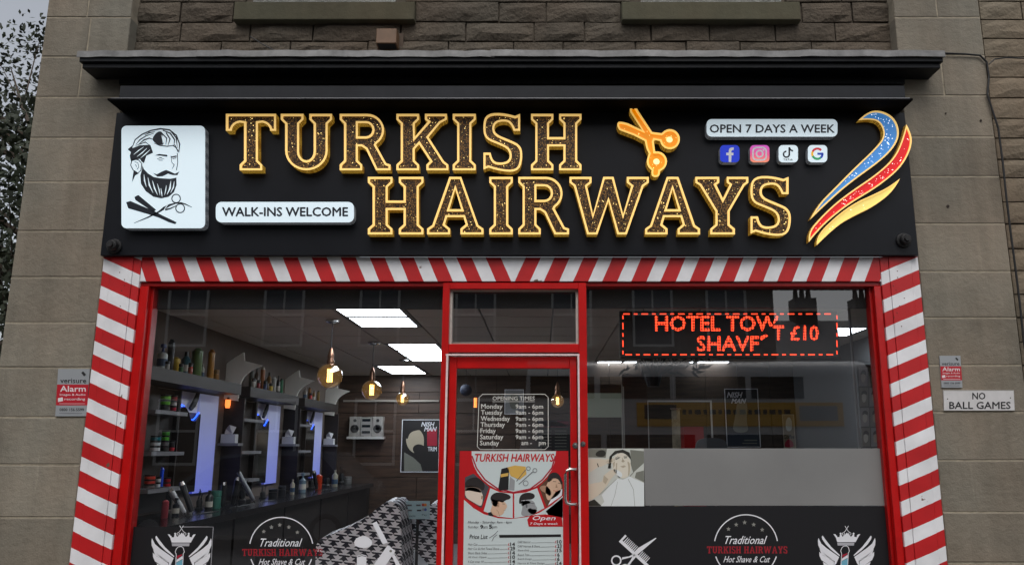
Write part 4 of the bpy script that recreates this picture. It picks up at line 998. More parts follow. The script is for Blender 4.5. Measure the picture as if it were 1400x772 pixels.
# vinyl logos
M_cr = mat('logo dark red', (150, 24, 38), .5); M_star = mat('logo star grey', (140, 140, 134), .5); M_lb = mat('logo pale blue', (110, 176, 200), .5); M_lr = mat('logo crimson', (168, 24, 52), .5); M_sil = mat('logo silver', (176, 176, 182), .5)
def crest(k_, Y, label):
    f = FP(Y, .0004)
    f.poly(M_white, k_([(462,372),(492,374),(500,392),(515,395),(512,412),(545,412),(552,372),(545,362),(560,352),(575,362),(570,380),(585,408),(625,375),(645,352),(665,375),(700,408),(725,380),(722,358),(738,352),(748,364),(742,376),(746,410),(780,412),(778,395),(795,376),(826,372),(800,410),(762,480),(515,480),(496,420)]))
    f.poly(M_sil, k_([(515,488),(745,488),(740,526),(520,526)]))
    for s_ in (1, -1):
        X = lambda p: [((a if s_ == 1 else 1284-a), b) for a, b in p]
        f.poly(M_white, k_(X([(318,392),(360,450),(430,540),(550,655),(544,668),(440,590),(360,510),(312,440),(306,408)])))
        f.poly(M_white, k_(X([(262,424),(300,500),(370,560),(470,630),(540,680),(500,772),(470,800),(480,730),(380,680),(290,590),(258,520),(254,460)])))
        f.poly(M_white, k_(X([(276,570),(310,610),(400,680),(478,728),(478,736),(390,696),(300,640)])))
        f.poly(M_white, k_(X([(272,610),(320,655),(470,742),(470,800),(400,790),(300,720),(275,665)])))
        f.poly(M_white, k_(X([(322,745),(400,790),(460,850),(380,830),(330,780)])))
        f.line(M_white, k_(X([(618,262),(660,330),(690,358)])), .7); f.ring(M_white, *k_(X([(600,368)]))[0], 1.7, .7, 12)
    ring_ = [(575,660),(572,625),(560,600),(575,560),(600,535),(640,530),(665,550),(678,600),(664,625),(662,660)]
    f.line(M_white, k_(ring_), .9); f.line(M_white, k_([(572,660),(562,860)]), .9); f.line(M_white, k_([(662,660),(652,860)]), .9)
    f.poly(M_lr, k_([(584,650),(650,628),(650,645),(582,690)])); f.poly(M_white, k_([(580,700),(655,650),(655,690),(574,735)])); f.poly(M_lb, k_([(574,740),(655,695),(652,800),(570,800)]))
    o = f.build('crest_decal'); tag(o, label, 'window logo', 'winged crown crests on the windows'); return o
def circle_logo(ox, oy, Y, label, blocks):
    """ox, oy shift a layout drawn for the right hand window"""
    f = FP(Y, .0004); cx, cy = 1020 + ox, 746.5 + oy
    if blocks:
        f.rect(M_dark, cx-30.5, cy-15, cx+29, cy-2); f.rect(M_dark, cx-36, cy+11, cx+32, cy+40); f.up()
    f.ring(M_white, cx, cy, 43.5, 1.5, 40, 190, 350); f.ring(M_white, cx, cy, 43.5, 1.5, 40, 18, 162)
    for a, b in ((-24,-24), (-13.5,-30), (-2,-33), (10.5,-30), (22,-23)): f.star(M_star, cx+a, cy+b, 3.3)
    f.text(M_white, 'Traditional', cx-28.5, cy-14.5, cx+29, cy-3.6, bold=.01, shear=.45)
    f.text(M_cr, 'TURKISH HAIRWAYS', cx-53.5, cy-.5, cx+56.5, cy+9.5, glyph=True)
    f.text(M_white, 'Hot Shave & Cut', cx-31, cy+13, cx+33, cy+21.5, bold=.01, shear=.45)
    o = f.build('circle_logo_decal'); tag(o, label, 'window logo', 'round logo stickers with the shop name'); return o
YB = YG + .012
# right window: frosted band, photo print, black band
def film(name, x0, x1, y0, y1, m, label, Y=YG-.0011):
    z1, z0 = zat(y0, Y), (zat(y1, Y) if y1 < 771 else zS+.06)
    o = MB().box(x0, x1, Y, Y+.001, z0, z1).build(name, m); tag(o, label, 'window film'); return o
def frost_mat():
    m = bpy.data.materials.new('frosted film'); m.use_nodes = True; n, l = m.node_tree.nodes, m.node_tree.links; b = n['Principled BSDF']
    b.inputs['Base Color'].default_value = (*lin((150, 150, 149)), 1); b.inputs['Roughness'].default_value = .6
    g = n.new('ShaderNodeNewGeometry'); t_ = n.new('ShaderNodeTexNoise'); t_.inputs['Scale'].default_value = 1.6; t_.inputs['Detail'].default_value = 7; l.new(g.outputs['Position'], t_.inputs['Vector'])
    mr = n.new('ShaderNodeMapRange'); mr.inputs[1].default_value = .3; mr.inputs[2].default_value = .75; mr.inputs[3].default_value = .88; mr.inputs[4].default_value = 1.14; l.new(t_.outputs['Fac'], mr.inputs[0])
    v_ = n.new('ShaderNodeVectorMath'); v_.operation = 'SCALE'; v_.inputs[0].default_value = lin((152, 152, 151)); l.new(mr.outputs[0], v_.inputs['Scale']); l.new(v_.outputs[0], b.inputs['Base Color'])
    tr = n.new('ShaderNodeBsdfTranslucent'); tr.inputs[0].default_value = (.4, .4, .4, 1); mx = n.new('ShaderNodeMixShader'); mx.inputs[0].default_value = .3
    l.new(b.outputs[0], mx.inputs[1]); l.new(tr.outputs[0], mx.inputs[2]); l.new(mx.outputs[0], n['Material Output'].inputs[0]); return m
xph = P(881, 650, YG).x
film('frosted_film', xph+.001, XRg, 612.5, 690.5, frost_mat(), 'grey frosted film band across the middle of the right window')
film('black_film', xd, XRg, 691.5, 800, M_dark, 'black film across the foot of the right window')
# photo print of a shave
f = FP(YG-.0012, .0003); k = crop(750, 560, 5.513)
M_b1 = mat('photo pale grey', (200, 204, 196), .5); M_b2 = mat('photo mid grey', (122, 124, 114), .5); M_b3 = mat('photo dark', (44, 44, 38), .5); M_b4 = mat('photo cloth white', (224, 230, 230), .5); M_b5 = mat('photo face', (222, 216, 200), .5); M_b6 = mat('photo arm', (214, 204, 184), .5)
M_b7 = mat('photo shade', (184, 172, 150), .5)
f.poly(M_b1, k([(296,290),(718,290),(722,724),(296,724)])); f.up()
f.poly(M_b2, k([(300,292),(440,292),(430,360),(300,356)])); f.poly(M_b2, k([(615,300),(718,310),(718,400),(640,470),(620,400)])); f.poly(M_b2, k([(660,470),(718,455),(720,545),(650,510)])); f.up()
f.poly(M_b3, k([(345,345),(370,305),(420,300),(436,330),(410,358)]), smooth=1); f.poly(M_b3, k([(452,400),(460,350),(500,308),(560,298),(610,320),(625,380),(600,350),(520,325),(480,350),(470,410),(470,440),(448,440)]))
f.poly(M_b6, k([(300,370),(370,366),(430,372),(500,362),(520,372),(480,400),(440,405),(400,425),(370,432),(300,478)]))
f.poly(M_b1, k([(340,500),(440,430),(480,420),(470,460),(400,520)]))
f.up()
f.poly(M_b5, k([(478,390),(500,340),(545,318),(590,335),(618,380),(622,440),(610,490),(570,520),(520,500),(490,460)]), smooth=1)
f.poly(M_b6, k([(300,560),(400,540),(420,490),(470,450),(500,445),(505,480),(470,520),(440,570),(380,640),(300,690)]))
f.poly(M_b4, k([(400,640),(470,560),(520,515),(560,525),(612,500),(650,520),(720,550),(720,724),(390,724),(420,690)]))
f.poly(M_b3, k([(302,722),(302,690),(345,672),(400,722)]))
f.up()
f.poly(M_b2, k([(502,366),(530,356),(536,364),(508,376)])); f.poly(M_b2, k([(566,356),(590,352),(592,362),(570,364)])); f.poly(M_b7, k([(548,385),(562,370),(575,388),(560,396)])); f.poly(M_b7, k([(540,424),(570,416),(584,426),(560,436)]))
f.poly(M_b7, k([(508,400),(518,398),(512,480),(505,470)])); f.line(M_b3, k([(522,500),(540,508)]), .8); f.poly(M_b4, k([(498,445),(520,450),(560,480),(550,512),(515,495)]), smooth=1)
f.poly(M_b7, k([(590,380),(616,400),(612,486),(596,500),(604,440)]), smooth=1); f.poly(M_b7, k([(484,400),(500,384),(498,420),(490,440)])); f.line(M_b3, k([(500,362),(520,352),(540,356)]), .5); f.line(M_b3, k([(566,350),(584,344),(594,350)]), .5); f.line(M_b7, k([(556,360),(562,388)]), .8); f.line(M_b7, k([(440,404),(500,378)]), .6); f.line(M_b7, k([(430,392),(506,368)]), .5); f.line(M_b2, k([(600,520),(640,600),(650,724)]), .5); f.line(M_b2, k([(520,540),(500,640),(470,724)]), .4)
f.line(M_b3, k([(368,402),(376,430)]), 1.2); f.poly(M_b7, k([(410,540),(416,490),(450,520),(430,560)])); f.line(M_b2, k([(380,640),(470,560),(512,520)]), .5); f.line(M_b2, k([(620,400),(640,470),(612,500)]), 1)
tag(f.build('shave_photo_print'), 'pale photo print of a man being shaved, at the left of the right window', 'photo print')
crest(crop(1100+1.5, 700-6.2, 10.725) if False else (lambda pts: [((p[0]-642)/9.85+1157.6, (p[1]-262)/9.85+718.2) for p in pts]), YG-.0014, 'white winged crest with crown on the black film of the right window')
circle_logo(0, 0, YG-.0014, 'round white logo sticker on the black film of the right window', False)
# left window
x1b = P(291, 745, YG).x
sq = MB().box(XLg, x1b, YG-.0011, YG-.0001, zS+.06, zat(719.5, YG)).build('black_square_film', M_dark); tag(sq, 'square black film in the lower left corner of the left window', 'window film')
f = FP(YG-.0012); f.line(M_sil, [(250, 719.6), (291.5, 719.6), (288, 780)], .8); tag(f.build('film_edge_line'), 'thin silver edge line round the square black film', 'window trim')
crest(lambda pts: [((p[0])/9.415+180, (p[1])/9.415+690) for p in pts], YG-.0014, 'white winged crest with crown on the square black film at lower left')
circle_logo(-635.5, 3.5, YG-.0014, 'round white logo sticker on the clear glass of the left window', True)
# comb and scissors stickers
def comb(Y, dx, dy, label):
    f = FP(Y, .0004); k_ = lambda pts: [(p[0]/10.72+820+dx, p[1]/10.72+700+dy) for p in pts]
    u = Vector((400, 365)).normalized(); v = Vector((u.y, -u.x)); o = Vector((285, 430))
    q = lambda a, b: tuple(o + u*a + v*b)
    f.poly(M_white, k_([q(-8, 0), q(560, 0), q(560, 45), q(-8, 45)]))
    f.poly(M_white, k_([q(-8, 45), q(24, 45), q(24, 138), q(-8, 138)]))
    for i in range(17):
        a = 46 + i*27
        if 9 <= i <= 10: continue
        f.poly(M_white, k_([q(a, 45), q(a+15, 45), q(a+12, 135), q(a+3, 135)]))
    f.up()
    f.poly(M_white, k_([(830,378),(822,368),(560,520),(500,600),(430,640),(330,655),(320,690),(470,650),(560,610)]))
    f.poly(M_white, k_([(500,600),(540,640),(470,720),(420,800),(380,790),(450,700)]))
    f.ring(M_white, *k_([(242,702)])[0], 6.2, 2.1, 24); f.ring(M_white, *k_([(370,830)])[0], 6.2, 2.1, 24)
    o = f.build('comb_scissors_decal'); tag(o, label, 'window logo', 'comb and scissors stickers'); return o
comb(YG-.0014, 0, 0, 'white comb and scissors sticker on the black film of the right window')
# partial clippers and brush sticker on left glass
f = FP(YG-.0014, .0004); k = crop(430, 590, 4.244)
f.poly(M_white, k([(335,530),(360,518),(425,640),(395,650)])); f.poly(M_white, k([(425,655),(470,690),(400,790),(330,790)])); f.poly(M_white, k([(448,715),(462,708),(510,790),(480,790)]))
f.poly(M_white, k([(228,655),(232,625),(262,604),(300,602),(332,625),(336,658),(300,672),(262,672)]), smooth=1); f.poly(M_white, k([(246,718),(275,708),(302,716),(300,800),(246,800)]))
f.up(); f.circ(M_b2, *k([(442,690)])[0], 1.8, 12); f.line(M_dark, k([(250,724),(275,716),(300,722)]), .8)
tag(f.build('brush_razor_decal'), 'white shaving brush and razor sticker on the left window by the door frame', 'window logo')

# LED display
M_led1 = mat('red led segments', (255, 74, 44), .4, emit=2.0)
def led_mat():
    m = bpy.data.materials.new('red led dots'); m.use_nodes = True; n, l = m.node_tree.nodes, m.node_tree.links; b = n['Principled BSDF']; b.inputs['Base Color'].default_value = (.02, .005, .005, 1)
    g = n.new('ShaderNodeNewGeometry'); s = n.new('ShaderNodeSeparateXYZ'); l.new(g.outputs['Position'], s.inputs[0])
    def mth(op, a, bb=None):
        q = n.new('ShaderNodeMath'); q.operation = op
        for i, v in enumerate((a, bb)):
            if v is None: continue
            if hasattr(v, 'links'): l.new(v, q.inputs[i])
            else: q.inputs[i].default_value = v
        return q.outputs[0]
    d = None
    for c in (0, 2):
        u = mth('ABSOLUTE', mth('SUBTRACT', mth('FRACT', mth('ADD', mth('DIVIDE', s.outputs[c], .0195), 500.)), .5)); u = mth('POWER', u, 2.); d = u if d is None else mth('ADD', d, u)
    on = mth('LESS_THAN', d, .17); st_ = mth('MULTIPLY_ADD', on, 2.6)
    st_.node.inputs[2].default_value = .22
    b.inputs['Emission Color'].default_value = (*lin((255, 72, 40)), 1); l.new(st_, b.inputs['Emission Strength']); return m
M_dots = led_mat()
YLd = .32
def ld(px, py): return P(px, py, YLd)
t = thing('led_display', 'red LED scrolling sign HOTEL TOW SHAVE hanging inside the right window', 'led sign', (P(998, 486, YLd).x, YLd, P(998, 486, YLd).z))
a, b = ld(847, 425), ld(1149, 489)
MB().bevbox(a.x, b.x, YLd, YLd+.05, b.z, a.z, .003).build('case', mat('black led case', (26, 22, 24), .5), t)
f = FP(YLd-.002, .0005)
f.text(M_dots, 'HOTEL TOW', 896, 432, 1064, 452, bold=.035);  f.text(M_dots, 'SHAVF', 953, 459.5, 1037, 479.5, bold=.035)
f.up(); f.poly(mat('black led case', (26, 22, 24), .5), [(1047, 455), (1062, 438), (1070, 443), (1070, 455)]); f.up(); f.text(M_dots, 'T £10', 1057, 445, 1119, 465, bold=.035)
f.poly(M_dots, [(1038, 461), (1047, 456), (1050, 459), (1041, 465)])
f.build('led_text', t)
f = FP(YLd-.002, .0005)
x = 852
import itertools
seg = itertools.cycle((9, 5))
while x < 1140:
    w_ = next(seg); f.line(M_led1, [(x, 429), (min(x+w_, 1143), 429-0.0)], 1.5); f.line(M_led1, [(x+3, 484.5), (min(x+3+w_, 1145), 484.5)], 1.6); x += w_ + 5.5
y = 431
while y < 482:
    w_ = next(seg); f.line(M_led1, [(851.5, y), (851.8, min(y+w_, 484))], 1.5); f.line(M_led1, [(1144, y), (1144.6, min(y+w_, 484))], 1.5); y += w_ + 5
f.build('led_border', t)
for px in (880, 1120):
    p = P(px, 425, YLd+.02); MB().tube([p, (p.x, p.y, 2.6)], .002, 5).build('hanging_wire', M_trim, t)

# ================================================================ SIGNS ON THE PIERS
def plate(x0, y0, x1, y1, lean, m, label, cat, Y=-.004, name='wall_sign'):
    c = P((x0+x1)/2, y1, Y); t = thing(name, label, cat, (c.x, Y, c.z))
    pts = W2([(x0, y0), (x1, y0), (x1+lean, y1), (x0+lean, y1)], Y-.004); MB().poly([pts], Y-.004, .008).build('plate', m, t); return t, Y-.0045
t, Yq = plate(1289.5, 533, 1386, 561, 1.5, mat('white painted metal', (206, 204, 204), .4, noise=14, amt=.08), 'white metal sign reading NO BALL GAMES', 'sign')
f = FP(Yq); f.text(M_pk, 'NO', 1329.5, 536.5, 1347, 545.5, bold=.035); f.text(M_pk, 'BALL GAMES', 1298, 549, 1381.5, 558.5, bold=.035); f.line(M_b2, [(1289.8,533.6),(1385.6,533.4),(1387.3,560.7),(1291,560.8)], .5, True)
for q in ((1295.5, 545), (1381.5, 543.5)): f.circ(M_pk, q[0], q[1], .9, 8)
f.build('lettering', t)
M_vr = mat('alarm sign red', (184, 28, 44), .4); M_vs = mat('alarm sign silver', (158, 162, 166), .35, .1)
M_vw = mat('alarm sign white', (226, 220, 222), .5)
def alarm(x0, y0, x1, y1, lean, label):
    t, Yq = plate(x0, y0, x1, y1, lean, M_vs, label, 'alarm sign'); w_, h_ = x1-x0, y1-y0; f = FP(Yq)
    q = lambda u, v: (x0+u*w_+lean*v, y0+v*h_)
    f.poly(M_vr, [q(.0,.33), q(1,.33), q(1,.77), q(0,.77)]); f.text(M_pk, 'verisure', *q(.09,.2), *q(.92,.3), bold=.02); f.poly(M_pk, [q(.74,.08), q(.8,.05), q(.9,.12), q(.84,.16)])
    f.up(); f.text(M_vw, 'Alarm', *q(.1,.36), *q(.92,.48), bold=.03); f.text(M_vw, 'Images & Audio', *q(.1,.52), *q(.92,.58), bold=.01); f.text(M_vw, 'recording', *q(.26,.61), *q(.92,.68), bold=.01); f.poly(M_vw, [q(.05,.62), q(.2,.6), q(.22,.68), q(.06,.7)])
    f.line(M_vw, [q(.1,.735), q(.92,.735)], .5); f.text(M_pk, '0800 156 5599', *q(.12,.83), *q(.9,.89), bold=.01); f.line(M_pg, [q(.12,.94), q(.85,.94)], .5)
    f.build('print', t)
alarm(79.5, 504, 122.5, 568.5, -4, 'red and silver alarm warning sign on the left stone pier')
alarm(1284.5, 486, 1313, 529.5, 3, 'smaller red and silver alarm warning sign above the NO BALL GAMES sign')

# ================================================================ INTERIOR
H = 2.6; XW = -3.15; XE = 3.3; YBK = 7.2
M_wallp = mat('dark brown interior wall', (96, 84, 76), .7, noise=2, amt=.15)
M_wood = wood_mat('dark panelling', (66, 48, 37)); M_woodd = wood_mat('dark walnut', (30, 23, 20)); M_counter = mat('black counter top', (30, 30, 32), .2)
M_tile = mat('ceiling tile', (196, 184, 170), .8, noise=30, amt=.05); M_cgrid = mat('ceiling grid', (120, 114, 108), .6)
M_floor = mat('grey tile floor', (128, 128, 130), .35, noise=2, amt=.1); M_lpanel = mat('ceiling light diffuser', (236, 246, 255), .5, emit=14)
struct('shop_floor', MB().box(XW-.1, XE+.1, .13, YBK+.1, 0, .1), M_floor)
t = tag(MB().box(XW-.14, XW, .13, YBK, .1, 3.0).build('left_room_wall', M_wallp), 'brown left wall of the barber shop behind the mirrors', 'wall')
t = tag(MB().box(XE, XE+.14, .13, YBK, .1, 3.0).build('right_room_wall', mat('pale grey wall', (92, 94, 96), .7)), 'grey right wall of the barber shop', 'wall')
tb = thing('back_room_wall', 'dark panelled back wall of the barber shop', 'wall', (0, YBK, .1))
MB().box(XW, XE, YBK+.02, YBK+.15, .1, 3.0).build('backing', M_woodd, tb)
zz = [.1, .42, .74, 1.06, 1.38, 1.70, 2.02, 2.34, 2.6]
for i, (a, b) in enumerate(zip(zz, zz[1:])):
    x = XW
    cuts = [XW, -1.9 + (i % 2)*.5, -.4 - (i % 2)*.3, 1.0 + (i % 2)*.4, 2.3, XE]
    for p, q in zip(cuts, cuts[1:]): MB().bevbox(p+.003, q-.003, YBK, YBK+.02, a+.003, b-.003, .003).build('panel', M_wood, tb)
# suspended ceiling: grid tiles
ceil = struct('shop_ceiling', MB().box(XW, XE, .14, YBK, H+.03, H+.06), M_cgrid)
lights = {}
def tl(px, py): p = PZ(px, py, H); return p
x_off = PZ(490, 447, H).x; y_off = PZ(490, 447, H).y
LP = set(); 
base_x = x_off % .6; base_y = y_off % .6
ix0 = round((x_off - base_x)/.6); iy0 = round((y_off - base_y)/.6)
light_cells = {(ix0, iy0-1): 'a', (ix0, iy0-2): 'a', (ix0, iy0+2): 'b', (ix0, iy0+3): 'b', (ix0, iy0+4): 'b', (ix0-1, iy0+6): 'c', (ix0-1, iy0+7): 'c'}
# right-hand lights
for px, py, kx in ((866, 498, 'd'), (990, 498, 'e'), (1160, 455, 'f')):
    p = PZ(px, py, H); light_cells[(math.floor((p.x-base_x)/.6), math.floor((p.y-base_y)/.6))] = kx
for i in range(-6, 7):
    for j in range(-1, 13):
        x0, y0 = base_x+i*.6, base_y+j*.6; x1, y1 = x0+.6, y0+.6
        x0c, x1c, y0c, y1c = max(x0, XW), min(x1, XE), max(y0, .15), min(y1, YBK)
        if x1c-x0c < .03 or y1c-y0c < .03: continue
        if (i, j) in light_cells: continue
        MB().box(x0c+.008, x1c-.008, y0c+.008, y1c-.008, H, H+.02).build('ceiling_tile', M_tile, ceil)
gl = {'a': 'first pair', 'b': 'second row', 'c': 'third pair', 'd': 'left lamp seen through the right window', 'e': 'middle lamp seen through the right window', 'f': 'lamp by the right end of the red display'}
desc = {}
for (i, j), kx in sorted(light_cells.items(), key=lambda q: q[0][1]):
    desc.setdefault(kx, []).append((i, j))
names = {'a': ['square ceiling lamp nearest the left window', 'second square ceiling lamp from the left window, touching the first'], 'b': ['front lamp of the row of three over the second bulb', 'middle lamp of the row of three over the second bulb', 'rear lamp of the row of three over the second bulb'],
         'c': ['front lamp of the farthest pair above the third bulb', 'rear lamp of the farthest pair above the third bulb'], 'd': ['ceiling lamp under the left end of the red display'], 'e': ['ceiling lamp under the middle of the red display'], 'f': ['ceiling lamp beside the right end of the red display']}
for kx, cells in desc.items():
    for n_, (i, j) in enumerate(cells):
        x0, y0 = base_x+i*.6, base_y+j*.6
        t = thing('ceiling_lamp', names[kx][n_], 'ceiling light', (x0+.3, y0+.3, H), 'square ceiling lamps')
        MB().box(x0+.045, x0+.555, y0+.045, y0+.555, H-.002, H+.018).build('diffuser', M_lpanel, t)
        g = MB(); 
        for a in ((x0+.004, x0+.596, y0+.004, y0+.044), (x0+.004, x0+.596, y0+.556, y0+.596), (x0+.004, x0+.044, y0+.0445, y0+.5555), (x0+.556, x0+.596, y0+.0445, y0+.5555)): g.box(*a, H-.004, H+.02)
        g.build('frame', mat('grey lamp frame', (110, 108, 104), .5), t)

# pendants
def pendant(px, py, bpx, bpy_, rpx, label, X=None):
    p = PZ(px, py, H); q = P(bpx, bpy_, p.y); r = rpx * mpp(q); zb = q.z
    t = thing('pendant_lamp', label, 'pendant lamp', (p.x, p.y, H), 'bare globe pendant lamps')
    MB().lathe((p.x, p.y, H), [(.06, -.001), (.06, -.02), (.03, -.032), (.006, -.036)], 20).build('ceiling_rose', M_chrome, t, smooth=True)
    MB().tube([(p.x, p.y, H-.03), (p.x, p.y, zb+r+.12)], .004, 6).build('cord', M_trim, t)
    MB().lathe((p.x, p.y, zb+r-.012), [(.03, 0), (.034, .03), (.026, .05), (.03, .07), (.022, .11), (.012, .14), (.005, .15)], 14).build('socket', mat('aged brass', (140, 104, 84), .3, .8), t, smooth=True)
    b = MB(); pr = [(r*math.sin(R(a))+.0005, -r*math.cos(R(a))) for a in range(0, 166, 11)]
    b.lathe((p.x, p.y, zb), pr, 24); g = b.build('globe', M_glassamber, t, smooth=True)
    fl = MB(); 
    for k in range(4):
        a = k*math.pi/2 + .4; fl.tube([(p.x+math.cos(a)*r*.16, p.y+math.sin(a)*r*.16, zb-r*.5), (p.x+math.cos(a)*r*.16, p.y+math.sin(a)*r*.16, zb+r*.55)], r*.055, 6)
    fl.build('filament', mat('glowing filament', (255, 206, 120), .5, emit=9), g)
    MB().tube([(p.x, p.y, zb-r*.5), (p.x, p.y, zb+r*.95)], r*.04, 6).build('stem', M_chrome, g)
pendant(455, 437, 450, 513.5, 17, 'large amber globe bulb nearest the left window')
pendant(511, 467, 508, 533, 13.5, 'amber globe bulb second from the window')
pendant(552, 491, 551, 545, 9, 'small far amber globe bulb third from the window')
pendant(762, 478, 760, 548, 9, 'amber globe bulb seen through the door beside the opening times')

# stations along the left wall
M_fin = mat('pale grey painted board', (236, 232, 222), .6, noise=3, amt=.08); M_mir = mat('smoked mirror', (60, 56, 52), .12, .75)
M_bluelit = mat('blue lit acrylic', (120, 128, 240), .4, emit=.55); M_blueled = mat('blue led strip', (40, 90, 255), .4, emit=3.5)
M_greyw = mat('shelf grey laminate', (120, 120, 124), .5)
def blue_grad(y0, y1, z0, z1):  # emission gradient that paints the blue LED light on the white wall
    m = bpy.data.materials.new('led glow on white wall'); m.use_nodes = True; n, l = m.node_tree.nodes, m.node_tree.links; b = n['Principled BSDF']; b.inputs['Base Color'].default_value = (*lin((170, 174, 190)), 1)
    g = n.new('ShaderNodeNewGeometry'); s = n.new('ShaderNodeSeparateXYZ'); l.new(g.outputs['Position'], s.inputs[0])
    mr = n.new('ShaderNodeMapRange'); mr.inputs[1].default_value = z1; mr.inputs[2].default_value = z0; mr.inputs[3].default_value = 0; mr.inputs[4].default_value = 1; l.new(s.outputs[2], mr.inputs[0])
    cr = n.new('ShaderNodeValToRGB'); e = cr.color_ramp.elements; e[0].color = (*lin((120, 124, 150)), 1); e[1].color = (*lin((70, 90, 245)), 1); e.new(.5).color = (*lin((110, 120, 214)), 1)
    l.new(mr.outputs[0], cr.inputs[0]); l.new(cr.outputs[0], b.inputs['Emission Color']); b.inputs['Emission Strength'].default_value = .42; return m
PER = 1.87
for s_ in range(3):
    dy = PER * s_; nth = ('nearest the window', 'in the middle of the left wall', 'farthest from the window')[s_]
    t = thing('barber_station', 'dark barber mirror station with blue light, ' + nth, 'barber station', (XW, 1.9+dy, .1), 'barber mirror stations along the left wall')
    Y0 = .86 + dy if s_ else .3
    # top shelf unit
    MB().box(XW+.001, XW+.24, Y0+.02, 2.5+dy, 2.0, 2.1).build('top_shelf', M_woodd, t)
    # side shelves with uprights
    for z in (1.16, 1.44, 1.76): MB().box(XW+.001, XW+.17, .95+dy, 1.52+dy, z, z+.03).build('side_shelf', M_greyw, t)
    MB().box(XW+.001, XW+.02, .9+dy, 1.6+dy, 1.0, 1.98).build('back_panel', M_woodd, t)
    MB().box(XW+.001, XW+.07, 1.585+dy, 1.605+dy, 1.0, 1.98).build('upright', M_woodd, t)
    # wavy topped mirror: drawn on the wall plane as (y, z)
    m = MB(); nn = 16; top = []
    for q in range(nn+1):
        u = q/nn; yy = 1.63 + .44*u + dy; zz_ = 1.80 + .05*math.sin(u*math.pi*2.0+.4) + (.0 if u < .5 else -.02); top.append((yy, zz_))
    vs = [(XW+.05, y, z) for y, z in top] + [(XW+.05, y, 1.12) for y, z in top] + [(XW+.02, y, z) for y, z in top] + [(XW+.02, y, 1.12) for y, z in top]
    fs = []; K = nn+1
    for q in range(nn): fs += [(q, q+1, K+q+1, K+q), (q, 2*K+q, 2*K+q+1, q+1)]
    fs += [(0, K, 3*K, 2*K), (nn, 2*K+nn, 3*K+nn, K+nn)]
    m.add(vs, fs).build('mirror', M_mir, t)
    MB().tube([(XW+.03, y, z+.012) for y, z in top], .006, 5).build('led_strip', M_blueled, t)
    # feather shaped black ornament
    fe = MB(); pr = [(1.80, 1.84), (1.86, 1.9), (1.93, 1.98), (1.97, 1.985), (1.95, 1.92), (1.90, 1.86), (1.83, 1.82)]
    n = len(pr); fe.add([(XW+.07, y+dy, z) for y, z in pr]+[(XW+.05, y+dy, z) for y, z in pr], [tuple(range(n)), tuple(range(2*n-1, n-1, -1))]+[(i, i+n, (i+1) % n+n, (i+1) % n) for i in range(n)]); fe.build('feather_ornament', M_trim, t)
    MB().box(XW+.001, XW+.03, 2.075+dy, 2.5+dy, 1.1, 1.985).build('wall_glow_panel', blue_grad(0, 1, 1.1, 1.98), t)  # added panel whose emission carries the LED light on the wall
    MB().box(XW+.001, XW+.012, 1.3+dy, 2.07+dy, 1.81, 1.985).build('pale_wall_panel', M_fin, t)
    # divider facing the street and the curved fin above it
    yd = 2.72 + dy; zt_ = 1.98
    MB().box(XW+.002, XW+.2, yd, yd+.03, 1.0, zt_).build('divider_panel', M_woodd, t)
    MB().box(XW+.002, XW+.205, yd-.1, yd+.0295, 1.52, 1.545).build('bracket_shelf', M_greyw, t)
    fin = [(300,545),(300,507),(310,494,1),(333,481.5),(334,493),(358,499),(340,506,1),(326,524,1),(325,548),(312,546)]
    base_pts = W2([p[:2] for p in curve_loop(fin)], 2.70)
    MB().poly([base_pts], 2.70, .03).build('curved_fin', M_fin, t)
    o = t.children[-1] if t.children else None
    fin_obj = [c for c in bpy.data.objects if c.parent == t and c.name.startswith('curved_fin')][0]
    fin_obj.location.y = 0
    for v in fin_obj.data.vertices: v.co.y += dy
# counter
t = thing('wall_counter', 'long black counter along the left wall under the mirrors', 'counter', (XW, 1, .1))
MB().box(XW+.003, XW+.62, .3, YBK-.1, .93, .98).build('counter_top', M_counter, t)
for k in range(5): MB().box(XW+.003, XW+.57, .35+k*1.35, 1.65+k*1.35, .1, .925).build('cupboard', M_woodd, t)

# ---- products
def shape_bottle(kind, w_, h_):
    r = w_/2
    return {'pump': [(r, 0), (r, h_*.62), (r*.5, h_*.7), (r*.25, h_*.74), (r*.25, h_*.86), (r*.6, h_*.87), (r*.55, h_)],
            'bottle': [(r, 0), (r, h_*.68), (r*.4, h_*.82), (r*.4, h_)], 'can': [(r*.95, 0), (r, h_*.03), (r, h_*.9), (r*.6, h_*.97), (r*.5, h_)],
            'jar': [(r*.92, 0), (r, h_*.08), (r, h_*.62), (r*.86, h_*.66), (r*1.02, h_*.68), (r*1.02, h_*.97), (r*.9, h_)]}[kind]
def product(name, kind, px, py, wpx, hpx, X, rgb, label, cat, cap=None, zfix=None):
    if zfix is None: p = PX(px, py, X)
    else:
        p = PX(px, py, X); p.z = zfix
    s_ = mpp(p); w_, h_ = wpx*s_, hpx*s_; pr = shape_bottle(kind, w_, h_)
    m = mat('plastic %d %d %d' % rgb, rgb, .3); cm = mat('plastic %d %d %d' % cap, cap, .3) if cap else m
    t = thing(name, label, cat, tuple(p)); k_ = {'pump': 2, 'bottle': 2, 'can': 2, 'jar': 3}[kind]
    bd = MB().lathe(tuple(p), pr[:k_+1], 14).build('body', m, t, smooth=True)
    r_ = pr[0][0]*1.04; lc = (206, 202, 190) if sum(rgb) < 400 else (60, 84, 110)
    MB().lathe(tuple(p), [(r_, h_*.16), (r_, h_*.44)], 14).build('paper_label', mat('label %d' % lc[0], lc, .5), bd); MB().lathe((p.x, p.y, p.z+.0005), pr[k_:], 14).build('cap', cm, t, smooth=True)
    return t
XP = XW + .12
W_ = (226, 230, 226)
